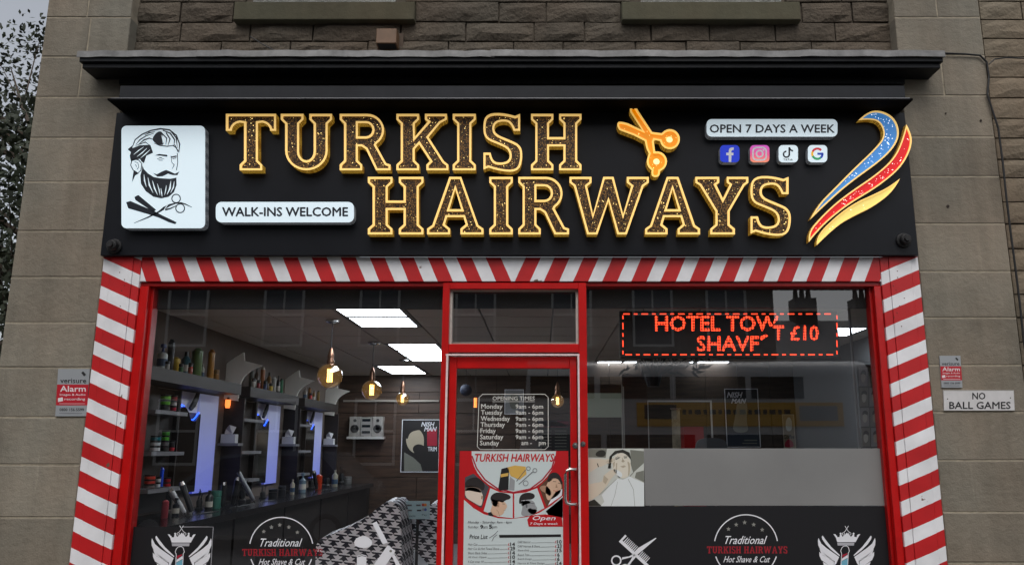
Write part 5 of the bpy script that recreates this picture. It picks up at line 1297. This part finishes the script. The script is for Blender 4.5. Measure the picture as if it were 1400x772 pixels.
for a in (
 ('pump_bottle','pump',221,501,13,36,(206,214,208),'white bottle with a blue shoulder and pump, first on the top shelf','bottle',(30,50,120)),
 ('spray_can','can',232,500,9,45,(26,26,28),'tall black can behind the yellow can on the top shelf','can',(20,20,22)),
 ('yellow_can','can',239,504,12,22,(196,160,30),'short yellow can on the top shelf by the window','can',(160,130,30)),
 ('teal_bottle','bottle',253,508,12,32,(30,80,92),'teal bottle with dark cap on the top shelf','bottle',(20,24,28)),
 ('green_bottle','can',268,511,14,40,(84,112,60),'tall green bottle on the top shelf','bottle',(70,100,60)),
 ('small_spray','bottle',277.5,500,5,20,(180,182,170),'thin pale spray bottle right of the tall green bottle','bottle',(120,120,110)),
 ('amber_bottle','can',287,515,9,42,(176,120,30),'tall amber bottle at the end of the near top shelf','bottle',(150,96,30)),
 ('amber_jar','jar',295,515,9,16,(150,104,30),'low amber jar beside the tall amber bottle','jar',(120,84,30))):
    product(a[0], a[1], a[2], a[3], a[4], a[5], XP, a[6], a[7], a[8], a[9] if len(a) > 9 else None, zfix=2.101)
# second and third units' top shelves
for i, (px, w_, h_, rgb, cap, nm, lab) in enumerate((
 (343,6,26,(60,66,60),(40,40,40),'dark_bottle','slim dark bottle behind the near curved fin'), (350,6,30,(70,50,36),(30,26,24),'brown_bottle','brown bottle on the second top shelf'), (358,6,32,(168,96,36),(200,190,170),'orange_bottle','orange bottle on the second top shelf'),
 (367,7,27,(120,86,40),(60,40,24),'amber_flask','amber flask on the second top shelf'), (374,6,22,(176,176,170),(200,200,196),'white_bottle','white bottle on the second top shelf'), (380,5,25,(34,34,36),(20,20,20),'black_bottle','thin black bottle on the second top shelf'), (384,5,22,(20,110,70),(16,60,40),'green_flask','bright green bottle at the end of the second top shelf'),
 (417,5,16,(150,140,130),(120,110,100),'pale_bottle','pale bottle first on the far top shelf'), (423,4,18,(150,96,36),(90,60,30),'amber_vial','thin amber bottle on the far top shelf'), (429,4,15,(130,90,36),(90,60,30),'brown_vial','short brown bottle on the far top shelf'), (435,4,16,(150,120,60),(60,50,30),'gold_bottle','golden bottle at the end of the far top shelf'))):
    p0 = PX(px, 530 + (px-343)*.17 - 2, XP)
    product(nm, 'bottle' if i % 2 else 'can', px, 530+(px-343)*.17-2, w_, h_, XP, rgb, lab, 'bottle', cap, zfix=2.101)
for i, (px, w_, h_, rgb, lab) in enumerate(((347,5,13,(200,196,186),'little cream pot before the slim bottles of the second shelf'), (354,5,12,(150,30,40),'little red pot on the second top shelf'), (363,5,13,(40,60,110),'little navy pot on the second top shelf'),
    (371,5,11,(210,180,60),'little yellow pot on the second top shelf'), (259,6,16,(170,60,40),'small rust coloured pot in front of the teal bottle'), (246,6,12,(60,110,70),'small green pot in front of the yellow can'), (227,6,12,(190,190,186),'small white pot in front of the tall black can'), (426,4,9,(200,60,60),'tiny red pot on the far top shelf'))):
    product('small_pot', 'jar', px, 520, w_, h_, XW+.19, rgb, lab, 'pot', (24, 24, 26), zfix=2.101)
# side shelf jars of the near station
shelfz = {0: 1.796, 1: 1.476, 2: 1.196}
for (px, lv, lev, w_, h_, rgb, lab, cap) in (
 (216,0,0,13,7,(90,150,50),'green lidded tub on the top side shelf','x'), (216,0,1,13,6,(60,60,62),'dark tub stacked under nothing','x')):
    pass
def stack(px, lv, cols, w_, h_, what, n0):
    for i, (rgb, cname) in enumerate(cols):
        p = PX(px, 600, XW+.13); z = shelfz[lv]
        s_ = mpp((p.x, p.y, z)); hh_ = h_*s_
        ord_ = ['lowest', 'second', 'third', 'fourth'][i]
        t = thing('product_tub', '%s tub, %s in its pile %s' % (cname, ord_, what), 'tub', (p.x, p.y, z + i*hh_), 'round product tubs on the side shelves')
        pr = shape_bottle('jar', w_*s_, hh_*.98); MB().lathe((p.x, p.y, z+i*hh_), pr[:4], 14).build('body', mat('plastic %d %d %d' % rgb, rgb, .3), t, smooth=True)
        MB().lathe((p.x, p.y, z+i*hh_+.0004), pr[3:], 14).build('lid', mat('plastic 30 30 32', (30, 30, 32), .3), t, smooth=True)
stack(221, 0, [((60,62,60),'dark'),((96,170,50),'lime green'),((110,180,60),'pale green')], 13, 7, 'on the upper side shelf', 0)
stack(233, 0, [((170,40,60),'crimson'),((200,190,190),'white'),((150,40,40),'red')], 8, 7, 'right of the green tubs', 0)
stack(213, 1, [((214,214,214),'white'),((200,206,206),'off white'),((30,110,120),'teal')], 13, 7, 'on the middle side shelf', 0)
stack(226, 1, [((60,62,60),'grey'),((120,120,120),'pale grey'),((90,180,60),'green'),((80,160,60),'dark green')], 10, 7, 'in the centre of the middle side shelf', 0)
stack(236, 1, [((200,60,70),'red'),((60,60,62),'charcoal')], 7, 7, 'at the right of the middle side shelf', 0)
stack(210, 2, [((120,110,110),'grey brown'),((200,60,50),'scarlet'),((214,70,50),'orange red')], 14, 6, 'on the lower side shelf', 0)
stack(222, 2, [((214,216,216),'white'),((214,216,216),'chalk white')], 6, 7, 'in the middle of the lower side shelf', 0)
stack(234, 2, [((190,30,40),'bright red'),((170,30,40),'deep red')], 9, 6, 'at the right of the lower side shelf', 0)
# blue gel bottle
product('blue_gel_bottle','can',222,0.0 if False else 640,5,26,XW+.1,(30,80,220),'slim bright blue bottle on the lower side shelf','bottle',(20,60,200), zfix=1.196)
# counter clutter: clippers, dryers, bottles
def clipper(px, py, L, ang, label, rgb=(26,26,28)):
    p = PX(px, py, XW+.35); p.z = .981; s_ = mpp(p); l_ = L*s_
    t = thing('hair_clipper', label, 'hair clipper', tuple(p), 'hair clippers on the counter')
    d = Vector((math.cos(ang), 0, math.sin(ang))); a = p + Vector((0, 0, .02)); m_ = mat('plastic %d %d %d' % rgb, rgb, .3)
    MB().tube([a, a+d*l_*.3, a+d*l_*.7, a+d*l_], [.018, .024, .022, .026], 10).build('body', m_, t, smooth=True)
    MB().tube([a+d*l_*1.0, a+d*l_*1.14], [.024, .018], 8).build('blade', M_chrome, t)
    MB().tube([a, a-d*.03+Vector((0, 0, -.005)), a+Vector((.05, .1, -.016)), a+Vector((.1, .3, -.016))], .004, 5).build('cord', M_trim, t)
clipper(252, 700, 34, 2.2, 'silver clipper leaning at the near end of the counter', (150,150,154)); clipper(262, 702, 38, 2.0, 'black clipper leaning beside the silver one'); clipper(346, 694, 44, 2.15, 'long grey clipper on the counter below the second blue light', (96,98,104))
clipper(305, 690, 28, 1.6, 'upright black clipper at the first divider'); clipper(318, 692, 32, 1.45, 'second upright black clipper at the first divider'); clipper(432, 690, 22, 1.8, 'short black clipper on the far part of the counter')
for (nm, kd, px, py, w_, h_, rgb, lab, cap) in (
 ('red_tube','can',224,712,9,24,(150,50,60),'red tube standing on the near counter behind the logo','bottle'), ('green_glass_jar','jar',293,708,14,24,(60,120,104),'green disinfectant jar on the counter','jar'), ('orange_bottle','can',434,690,9,20,(190,60,30),'orange bottle on the far counter','bottle'),
 ('steel_shaker','bottle',398,697,6,20,(170,160,140),'small steel shaker on the middle of the counter','shaker'), ('chrome_bottle','bottle',456,692,8,22,(150,146,130),'chrome bottle at the far end of the counter','bottle'), ('clear_bottle','pump',412,690,9,26,(110,130,140),'clear pump bottle under the far blue light','bottle'),
 ('white_tub','jar',258,712,8,8,(214,216,214),'little white tub lying on the near counter','tub'), ('black_spray','bottle',285,694,10,26,(24,24,26),'black spray bottle beside the green jar','bottle'), ('small_black_jar','jar',372,694,12,12,(30,30,34),'low black jar in the middle of the counter','jar'), ('black_bottle','pump',240,700,9,24,(22,24,34),'black pump bottle on the near counter','bottle'),
 ('dark_jar','jar',384,694,10,14,(40,40,46),'dark grey jar right of the low black jar','jar'), ('steel_cup','jar',474,690,10,10,(120,120,118),'steel cup at the far end of the counter','cup')):
    product(nm, kd, px, py, w_, h_, XW+.3, rgb, lab, cap, zfix=.981)
rnd = random.Random(11)
lab = ['folded black towel', 'black comb jar', 'dark brush holder', 'black hair dryer body', 'grey charger dock', 'black spray head', 'dark glass tumbler', 'black trimmer dock']
where = ['near the first divider', 'past the green jar', 'below the second blue light', 'by the middle of the counter', 'beside the clear pump bottle', 'before the orange bottle', 'after the orange bottle', 'by the chrome bottle']
for i, px in enumerate((272, 300, 330, 358, 404, 424, 445, 465)):
    p = PX(px, 694, XW+.22); p.z = .981; s_ = mpp(p); w_ = rnd.uniform(8, 14)*s_; h_ = rnd.uniform(8, 18)*s_
    t = thing('counter_item', lab[i] + ' ' + where[i], 'barber tool', tuple(p), 'small dark tools on the counter')
    MB().lathe(tuple(p), [(w_*.5, 0), (w_*.52, h_*.15), (w_*.34, h_*.3), (w_*.4, h_*.8), (w_*.3, h_)], 10).build('body', M_trim, t, smooth=True)
    m = MB()
    for k in range(4):
        a = rnd.uniform(-.5, .5); m.tube([(p.x+(k-1.5)*.012, p.y, p.z+h_*.95), (p.x+(k-1.5)*.012+a*.06, p.y+rnd.uniform(-.03, .03), p.z+h_+rnd.uniform(.04, .1))], .004, 5)
    m.build('tool_tips', M_chrome if i % 2 else M_trim, t)
# tissue packs on the dividers
for i, px in enumerate((313, 391, 448)):
    y = 2.68 + PER*i; p = (XW+.1, y, 1.546)
    o = MB(); o.box(XW+.03, XW+.17, y-.06, y+.02, 1.546, 1.63); o.add([(XW+.06,y-.05,1.631),(XW+.14,y-.05,1.631),(XW+.15,y+.01,1.70),(XW+.09,y-.02,1.72),(XW+.05,y,1.68)], [(0,1,2,3,4)])
    tag(o.build('tissue_box', mat('white tissue box', (196, 196, 198), .7)), 'white tissue box on the %s divider shelf' % ('nearest', 'middle', 'farthest')[i], 'tissue box', 'tissue boxes on the divider shelves')

c = PX(312, 551, XW+.19)
p = P(312, 551, 2.70); t = thing('lamp_reflection', 'glowing orange tube put in for a lamp reflection on the nearest divider under the curved fin', 'lamp', (p.x, 2.70, p.z-.05))  # reflection of an orange lamp, put in as a glowing tube
MB().lathe((p.x, 2.69, p.z-.045), [(.02, 0), (.026, .03), (.026, .075), (.02, .08)], 12).build('glow_tube', mat('orange lamp', (255, 130, 60), .4, emit=2), t)
MB().lathe((p.x, 2.69, p.z+.036), [(.014, 0), (.014, .02)], 8).build('cap', M_trim, t)
# framed pictures on the back wall
def picture(x0, y0, x1, y1, Y, label, draw, frame=M_white, back=None, fw=.9, name='wall_poster'):
    c = P((x0+x1)/2, y1, Y); t = thing(name, label, 'poster', tuple(c))
    g = MB(); A, B = P(x0, y0, Y), P(x1, y1, Y); q = fw*mpp(A)
    g.box(A.x, B.x, Y-.012, Y, B.z, B.z+q); g.box(A.x, B.x, Y-.012, Y, A.z-q, A.z); g.box(A.x, A.x+q, Y-.012, Y, B.z+q, A.z-q); g.box(B.x-q, B.x, Y-.012, Y, B.z+q, A.z-q)
    g.build('frame', frame, t); f = FP(Y-.004, .0008)
    i0, i1, j0, j1 = A.x+q, B.x-q, B.z+q, A.z-q; f._m(back or M_pk); f.mb.poly([[(i0, j0), (i1, j0), (i1, j1), (i0, j1)]], f.y()); f.up(); draw(f, x0, y0, x1, y1); f.build('print', t); return t
YW = YBK - .005
def nishman(f, x0, y0, x1, y1):
    w_, h_ = x1-x0, y1-y0; q = lambda u, v: (x0+u*w_, y0+v*h_)
    f.poly(M_b2, [q(.05,.98), q(.05,.62), q(.3,.72), q(.5,.85), q(.55,.98)]); f.poly(M_b7, [q(.08,.35), q(.2,.2), q(.42,.16), q(.58,.28), q(.6,.45), q(.55,.6), q(.35,.66), q(.15,.55)], smooth=1)
    f.up(); f.poly(M_pk, [q(.3,.5), q(.45,.46), q(.62,.5), q(.58,.64), q(.4,.68), q(.28,.6)], smooth=1); f.poly(M_pk, [q(.06,.3), q(.15,.12), q(.45,.08), q(.6,.2), q(.4,.2), q(.2,.25), q(.14,.4)], smooth=1)
    f.rect(M_lr, *q(.68,.18), *q(.95,.5)); f.up(); f.text(M_white, 'NISH', *q(.52,.05), *q(.88,.13), bold=.04, shear=.3); f.text(M_white, 'MAN', *q(.6,.14), *q(.94,.22), bold=.04, shear=.3); f.text(M_white, 'TRIM', *q(.7,.52), *q(.94,.6), bold=.02)
picture(550, 573, 600, 645, YW, 'black NISH MAN poster of a bearded man on the back wall beside the door frame', nishman)
def nish2(f, x0, y0, x1, y1):
    w_, h_ = x1-x0, y1-y0; q = lambda u, v: (x0+u*w_, y0+v*h_)
    f.poly(M_b2, [q(.3,.5), q(.35,.2), q(.55,.15), q(.65,.3), q(.6,.55), q(.7,.75), q(.2,.75)], smooth=1); f.poly(mat('print navy', (34, 46, 62), .6), [q(.05,.76), q(.95,.76), q(.95,.97), q(.05,.97)])
    f.up(); f.text(M_white, 'NISH', *q(.08,.06), *q(.5,.15), bold=.04, shear=.3); f.text(M_white, 'MAN', *q(.2,.17), *q(.6,.25), bold=.04, shear=.3); f.line(M_b2, [q(.55,.88), q(.9,.88)], 1.5); f.line(M_b2, [q(.5,.93), q(.9,.93)], 1.2)
picture(990, 531, 1040, 611, 5.2, 'framed NISH MAN poster hanging in the middle of the right window view', nish2)
# boombox stereo on a wall shelf
t = thing('stereo_system', 'silver stereo with two round speakers on a shelf on the back wall', 'stereo', tuple(P(500, 598, YW-.1)))
A, B = P(478, 569, YW-.12), P(523, 596, YW-.12); sil = mat('silver plastic', (176, 172, 166), .35, .3)
w_ = B.x-A.x
for a, b in ((0, .33), (.68, 1)):
    x0, x1 = A.x+w_*a, A.x+w_*b; s_ = MB().bevbox(x0, x1-.004, YW-.12, YW-.002, B.z, A.z, .005).build('speaker', sil, t)
    cx = (x0+x1)/2; MB().lathe((cx, YW-.12, B.z+(A.z-B.z)*.38), [(.062, 0), (.062, -.006), (.05, -.008), (.02, .002)], 18, 'y').build('cone', M_trim, s_); MB().lathe((cx, YW-.12, B.z+(A.z-B.z)*.8), [(.025, 0), (.022, -.006)], 12, 'y').build('tweeter', M_trim, s_)
c0, c1 = A.x+w_*.34, A.x+w_*.67; cu = MB().bevbox(c0, c1-.004, YW-.118, YW-.002, B.z, A.z-.01, .004).build('tuner', sil, t)
for q in (.15, .45, .75): MB().box(c0+.02, c1-.024, YW-.122, YW-.1175, B.z+(A.z-B.z)*q, B.z+(A.z-B.z)*(q+.13)).build('display', M_wing, cu)
tag(MB().box(A.x-.02, B.x+.02, YW-.16, YW-.001, B.z-.04, B.z-.002).build('wall_shelf', mat('white shelf', (196, 194, 190), .5)), 'small white shelf under the silver stereo', 'shelf')
# long rail on the back wall
tag(MB().box(P(470, 547, YW).x, P(600, 547, YW).x, YW-.03, YW-.001, P(500, 549, YW).z, P(500, 546.5, YW).z).build('picture_rail', mat('pale rail', (150, 142, 132), .6)), 'pale rail along the back wall above the stereo', 'rail')

# houndstooth chairs
def hound():
    m = bpy.data.materials.new('houndstooth cloth'); m.use_nodes = True; n, l = m.node_tree.nodes, m.node_tree.links; b = n['Principled BSDF']; b.inputs['Roughness'].default_value = .7
    tc = n.new('ShaderNodeTexCoord'); mp = n.new('ShaderNodeMapping'); mp.inputs['Rotation'].default_value = (0, R(38), 0); l.new(tc.outputs['Object'], mp.inputs[0])
    s = n.new('ShaderNodeSeparateXYZ'); l.new(mp.outputs[0], s.inputs[0])
    def mth(op, a, bb=None, cc=None):
        q = n.new('ShaderNodeMath'); q.operation = op
        for i, v in enumerate((a, bb, cc)):
            if v is None: continue
            if hasattr(v, 'links'): l.new(v, q.inputs[i])
            else: q.inputs[i].default_value = v
        return q.outputs[0]
    p_ = .068
    u = mth('FRACT', mth('ADD', mth('DIVIDE', s.outputs[0], p_), 50.)); y_ = mth('MULTIPLY', s.outputs[1], .6); v_ = mth('FRACT', mth('ADD', mth('DIVIDE', mth('ADD', s.outputs[2], y_), p_), 50.))
    cu = mth('GREATER_THAN', u, .5); cv = mth('GREATER_THAN', v_, .5); dg = mth('GREATER_THAN', mth('FRACT', mth('MULTIPLY', mth('ADD', u, v_), 2.)), .5)
    both = mth('MULTIPLY', cu, cv); one = mth('ABSOLUTE', mth('SUBTRACT', cu, cv)); dk = mth('ADD', both, mth('MULTIPLY', one, dg))
    mx = n.new('ShaderNodeMix'); mx.data_type = 'RGBA'; l.new(dk, mx.inputs[0]); mx.inputs[6].default_value = (*lin((224, 224, 228)), 1); mx.inputs[7].default_value = (*lin((22, 26, 40)), 1); l.new(mx.outputs[2], b.inputs['Base Color']); return m
MH = hound(); YCh = .95
def chair(outline, Y, depth, label, arm):
    c = P(sum(p[0] for p in outline)/len(outline), 772, Y); t = thing('waiting_chair', label, 'chair', (c.x, Y+depth/2, .1), 'chairs in houndstooth cloth')
    lp = W2([p[:2] for p in curve_loop(outline)], Y); lp2 = [(a*.985+c.x*.015, b-.02) for a, b in lp]
    m = MB(); n = len(lp)
    m.poly([lp], Y); m.add([(a, Y, b) for a, b in lp]+[(a, Y+depth*.5, b+.015) for a, b in lp]+[(a, Y+depth, b-.01) for a, b in lp], [(i, i+n, (i+1) % n+n, (i+1) % n) for i in range(n)]+[(i+n, i+2*n, (i+1) % n+2*n, (i+1) % n+n) for i in range(n)]); m.poly([lp], Y+depth)
    m.build('upholstery', MH, t, smooth=False); xs = [p[0] for p in lp]; zb = min(p[1] for p in lp)
    for x in (min(xs)+.05, max(xs)-.05):
        for y in (Y+.05, Y+depth-.05): MB().tube([(x, y, .1), (x, y, zb+.02)], .016, 8).build('leg', M_trim, t)
    return t
chair([(432,745),(436,735,1),(460,728,1),(500,708,1),(520,690,1),(535,683,1),(546,690,1),(549,715,1),(551,860),(428,860)], YCh, .55, 'houndstooth armchair with a sloping back behind the left window', 0)
chair([(552,712,1),(572,706,1),(588,690,1),(596,686,1),(604,700,1),(604,790),(580,765),(556,740)], YCh+.5, .5, 'second houndstooth chair half hidden by the door frame', 0)
# seam and button
# card payment sign on the second chair
f0 = P(554, 684, YCh+.2)
t, Yq = plate(554.5, 684.5, 587.5, 709, 0, mat('pale blue card', (168, 200, 206), .4), 'pale blue card payment sign behind the left window', 'card sign', Y=YCh+.35, name='payment_sign')
f = FP(Yq); 
for x, y, m_ in ((557, 689, M_pg), (569, 689, M_pg), (557, 696, M_pg), (570, 696, M_pk)): f.rect(m_, x, y, x+6, y+2.2)
f.circ(mat('card red', (196, 60, 40), .5), 578.5, 689.5, 2, 12); f.circ(mat('card orange', (226, 140, 50), .5), 581.5, 689.5, 2, 12); f.circ(M_pgrey, 578.5, 696, 2, 12); f.circ(mat('card blue', (60, 90, 160), .5), 581.5, 696, 2, 12)
f.text(M_pk, 'Contactless', 557.5, 703, 568, 706, shear=.2); f.text(M_pk, 'Pay', 577, 702, 583.5, 705); f.build('print', t)
MB().tube([P(571, 709, YCh+.36), (P(571, 709, YCh+.36).x, YCh+.36, .1)], .012, 8).build('post', M_trim, t)

# right-hand side of the room
t = thing('timber_partition', 'brown timber partition behind the right window', 'partition', (P(868, 600, 3.2).x, 3.2, .1))
A = P(851, 512, 3.2); B = P(1172, 512, 5.25)
MB().box(A.x, P(884, 512, 3.2).x, 3.2, 3.26, .1, P(868, 511, 3.2).z).build('post_panel', M_wood, t)
MB().box(P(851, 512, 3.2).x, P(851, 512, 3.2).x+.012, 3.19, 3.2, .1, P(851, 528, 3.2).z).build('edge_strip', mat('pale edge', (170, 168, 160), .5), t)
M_panR = wood_mat('brown wall board', (62, 50, 40))
tw = thing('inner_wall', 'brown boarded inner wall behind the right window', 'wall', (1.6, 5.25, .1))
xs = [P(884, 560, 5.25).x-.9 + k*.42 for k in range(10)]
for a, b in zip(xs, xs[1:]): MB().bevbox(a+.002, b-.002, 5.25, 5.29, .1, H-.002, .003).build('board', M_panR, tw)
# white framed mirror / hatch
f = MB(); Ym = 3.6; A, B = P(884, 547, Ym), P(979, 700, Ym); q = .016
f.box(A.x, B.x, Ym-.02, Ym, A.z-q, A.z); f.box(A.x, A.x+q, Ym-.02, Ym, B.z, A.z-q); f.box(B.x-q, B.x, Ym-.02, Ym, B.z, A.z-q)
tag(f.build('white_door_frame', mat('white frame paint', (190, 190, 186), .5)), 'thin white door frame standing behind the right window', 'door frame')
# pale glazed partition at the far left of the right window
A, B = P(806, 537, 4.2), P(850, 570, 4.2)
t = thing('glazed_screen', 'pale green glazed screen beside the door in the right window', 'screen', (A.x, 4.2, .1))
MB().box(A.x-.1, B.x, 4.2, 4.22, B.z, A.z).build('pane', mat('pale green panel', (150, 160, 146), .4, emit=.08), t)
MB().box(A.x-.1, B.x, 4.18, 4.24, A.z+.001, A.z+.1).build('head', M_wood, t); MB().box(B.x+.001, B.x+.03, 4.18, 4.24, .1, A.z+.1).build('post', mat('pale edge', (170, 168, 160), .5), t)
# tall bottle shelf things & red box
A = P(925, 612, 3.0)
t = thing('banner_stand', 'narrow pale banner stand in the right window', 'banner', tuple(P(925, 640, 3.0)))
a_, b_ = P(918, 560, 3.0), P(932, 640, 3.0); MB().box(a_.x, b_.x, 3.0, 3.006, b_.z-.6, a_.z).build('banner', mat('banner beige', (170, 160, 138), .6, noise=14, amt=.5), t); MB().box(a_.x-.01, b_.x+.01, 2.99, 3.015, a_.z+.001, a_.z+.02).build('top_bar', M_chrome, t)
tag(MB().box(P(935, 590, 3.3).x, P(962, 590, 3.3).x, 3.3, 3.5, .1, P(950, 583, 3.3).z).build('drinks_cooler', mat('cooler red', (150, 16, 18), .4)), 'red drinks cooler behind the frosted band', 'cooler')
tt = thing('office_chair', 'grey office chair back showing over the frosted band', 'chair', tuple(P(972, 640, 2.6)))
cp = W2([p[:2] for p in curve_loop([(950,640),(950,606,1),(960,598,1),(985,598,1),(997,606,1),(997,640)])], 2.6); MB().poly([cp], 2.6, .06).build('backrest', mat('grey fabric', (96, 100, 104), .8), tt); MB().tube([P(972, 640, 2.63), (P(972, 640, 2.63).x, 2.63, .1)], .03, 8).build('column', M_trim, tt)
# tall poster with a figure; portrait poster
def pA(f, x0, y0, x1, y1):
    w_, h_ = x1-x0, y1-y0; q = lambda u, v: (x0+u*w_, y0+v*h_)
    f.poly(M_b1, [q(.25,.2), q(.5,.05), q(.75,.2), q(.72,.5), q(.3,.5)], smooth=1); f.poly(M_lr, [q(.2,.85), q(.5,.7), q(.85,.85), q(.85,.98), q(.2,.98)], smooth=1); f.up(); f.text(M_pk, 'Coffee', *q(.12,.6), *q(.9,.72), shear=.3, bold=.02)
picture(1069, 566, 1088, 612, 5.2, 'narrow beige poster with a figure on the right inner wall', pA, frame=M_b7, back=mat('beige print', (140, 126, 100), .6), name='narrow_poster')
def pB(f, x0, y0, x1, y1):
    w_, h_ = x1-x0, y1-y0; q = lambda u, v: (x0+u*w_, y0+v*h_)
    f.poly(M_b7, [q(.25,.3), q(.5,.12), q(.78,.3), q(.75,.7), q(.5,.85), q(.28,.7)], smooth=1); f.up(); f.poly(M_pk, [q(.22,.35), q(.35,.08), q(.7,.08), q(.82,.35), q(.7,.28), q(.4,.26)], smooth=1)
picture(1116, 585, 1150, 625, 5.2, 'dark portrait poster low on the right inner wall', pB, frame=M_pk, name='portrait_poster')
# hairstyle chart on the right
Yh = .6
cells = []
t = thing('hairstyle_chart', 'black and white chart of hairstyle portraits at the right end of the window', 'poster', tuple(P(1192, 612, Yh)))
A, B = P(1171, 498, Yh), P(1213, 640, Yh); MB().box(A.x, B.x+.06, Yh, Yh+.01, B.z, A.z).build('board', mat('chart board', (64, 64, 66), .4), t)
for r in range(5):
    for c in range(3):
        x0, y0 = 1174+c*13.5+r*1.2, 502+r*27.5; f = FP(Yh-.002, .0005)
        f.rect(M_b2 if (r+c) % 2 else M_pgrey, x0, y0, x0+12, y0+25.5); f.up(); f.poly(M_b1 if c != 1 else M_b7, [(x0+3,y0+10),(x0+6,y0+5),(x0+9.5,y0+10),(x0+9,y0+18),(x0+6,y0+21),(x0+3.4,y0+18)], smooth=1); f.up()
        f.poly(M_pk, [(x0+2.2,y0+11),(x0+3,y0+5),(x0+7,y0+3),(x0+10.5,y0+6),(x0+9.8,y0+11),(x0+6,y0+7.5)], smooth=1); f.build('portrait_print', t)
MB().box(P(1166, 500, Yh).x, P(1168, 500, Yh).x, Yh-.01, Yh+.02, .12, H-.002).build('side_rail', mat('clear rail', (140, 142, 144), .3), t)
# plant / hair-like ornament under the display
t = thing('hanging_plant', 'dark trailing plant hanging behind the right window under the display', 'plant', tuple(P(885, 505, 1.5)))
m = MB(); rnd = random.Random(4)
for k in range(16):
    p = P(rnd.uniform(858, 950), rnd.uniform(476, 484), 1.5); a = P(rnd.uniform(860, 960), rnd.uniform(490, 502), 1.5); b = P(rnd.uniform(870, 915), 520 if k % 3 else 508, 1.5)
    m.tube([P(893, 520, 1.5+.02*k), p.lerp(a, .5)+Vector((0, rnd.uniform(-.1, .1), .03)), a+Vector((0, rnd.uniform(-.1, .1), 0))], [.004, .006, .002], 5)
m.build('stem', mat('dark plant green', (34, 38, 30), .7), t)
m = MB()
for k in range(60):
    p = P(rnd.uniform(848, 972), rnd.uniform(478, 512), 1.5+rnd.uniform(-.15, .15)); d = Vector((rnd.uniform(-1, 1), rnd.uniform(-.5, .5), rnd.uniform(-1, .2))).normalized()*rnd.uniform(.03, .06); v = Vector((-d.z, 0, d.x))*.25
    m.add([p-d, p+v, p+d, p-v], [(0, 1, 2, 3)])
m.build('leaf_cluster', _m['dark plant green'], t)
MB().lathe(tuple(P(893, 528, 1.5)), [(.05, 0), (.07, .06), (.075, .1)], 12).build('pot', M_trim, t); MB().tube([P(893, 512, 1.5), (P(893, 512, 1.5).x, 1.5, H)], .002, 4).build('hanging_cord', M_trim, t)

# poster & dull blue ball seen through the door
def pC(f, x0, y0, x1, y1):
    w_, h_ = x1-x0, y1-y0; q = lambda u, v: (x0+u*w_, y0+v*h_)
    f.rect(mat('menu maroon', (96, 20, 44), .6), *q(0.05,.02), *q(.95,.2)); f.poly(mat('print lilac', (130, 116, 150), .6), [q(.0,.02), q(.5,-.0), q(.95,.15), q(.9,.18), q(.1,.18)]); f.up()
    for i in range(7): f.line(M_b2, [q(.12,.3+i*.09), q(.42,.3+i*.09)], .7); f.line(M_b2, [q(.52,.3+i*.09), q(.88,.3+i*.09)], .7)
picture(735, 574, 780, 622, 6.9, 'dark price board with maroon heading seen through the door', pC, frame=M_pk, name='price_board')
def pD(f, x0, y0, x1, y1):
    w_, h_ = x1-x0, y1-y0; q = lambda u, v: (x0+u*w_, y0+v*h_); f.poly(M_b2, [q(.2,.3), q(.5,.1), q(.8,.3), q(.7,.8), q(.3,.8)], smooth=1)
picture(690, 532, 716, 566, 6.9, 'pale framed print high on the back wall seen through the door', pD, back=M_pgrey, name='framed_print')
t = thing('styling_lamp', 'small orange lamp seen through the door left of the opening times', 'lamp', tuple(P(650, 556, 5)))
c = P(650, 550, 5); MB().tube([(c.x, 5, c.z-.06), (c.x, 5, c.z+.06)], .02, 10).build('tube', mat('orange lamp', (255, 130, 60), .4, emit=2), t); MB().tube([(c.x, 5, c.z+.06), (c.x, 5, H)], .003, 5).build('cord', M_trim, t)
t = thing('blue_ball', 'dusky blue ball hanging on a string inside the door', 'decoration', tuple(P(637, 540, 4)))
c = P(637, 533, 4); r = 8*mpp(c); MB().lathe(tuple(c), [(r*math.sin(R(a))+.001, -r*math.cos(R(a))) for a in range(0, 181, 15)], 18).build('ball', mat('dusky blue', (34, 42, 62), .7, noise=8, amt=.4), t, smooth=True); MB().tube([c, (c.x, c.y, H)], .002, 4).build('string', M_trim, t)

for o in bpy.data.objects:
    if '_b' in o: del o['_b']
for m in bpy.data.materials:
    if '_c' in m: del m['_c']
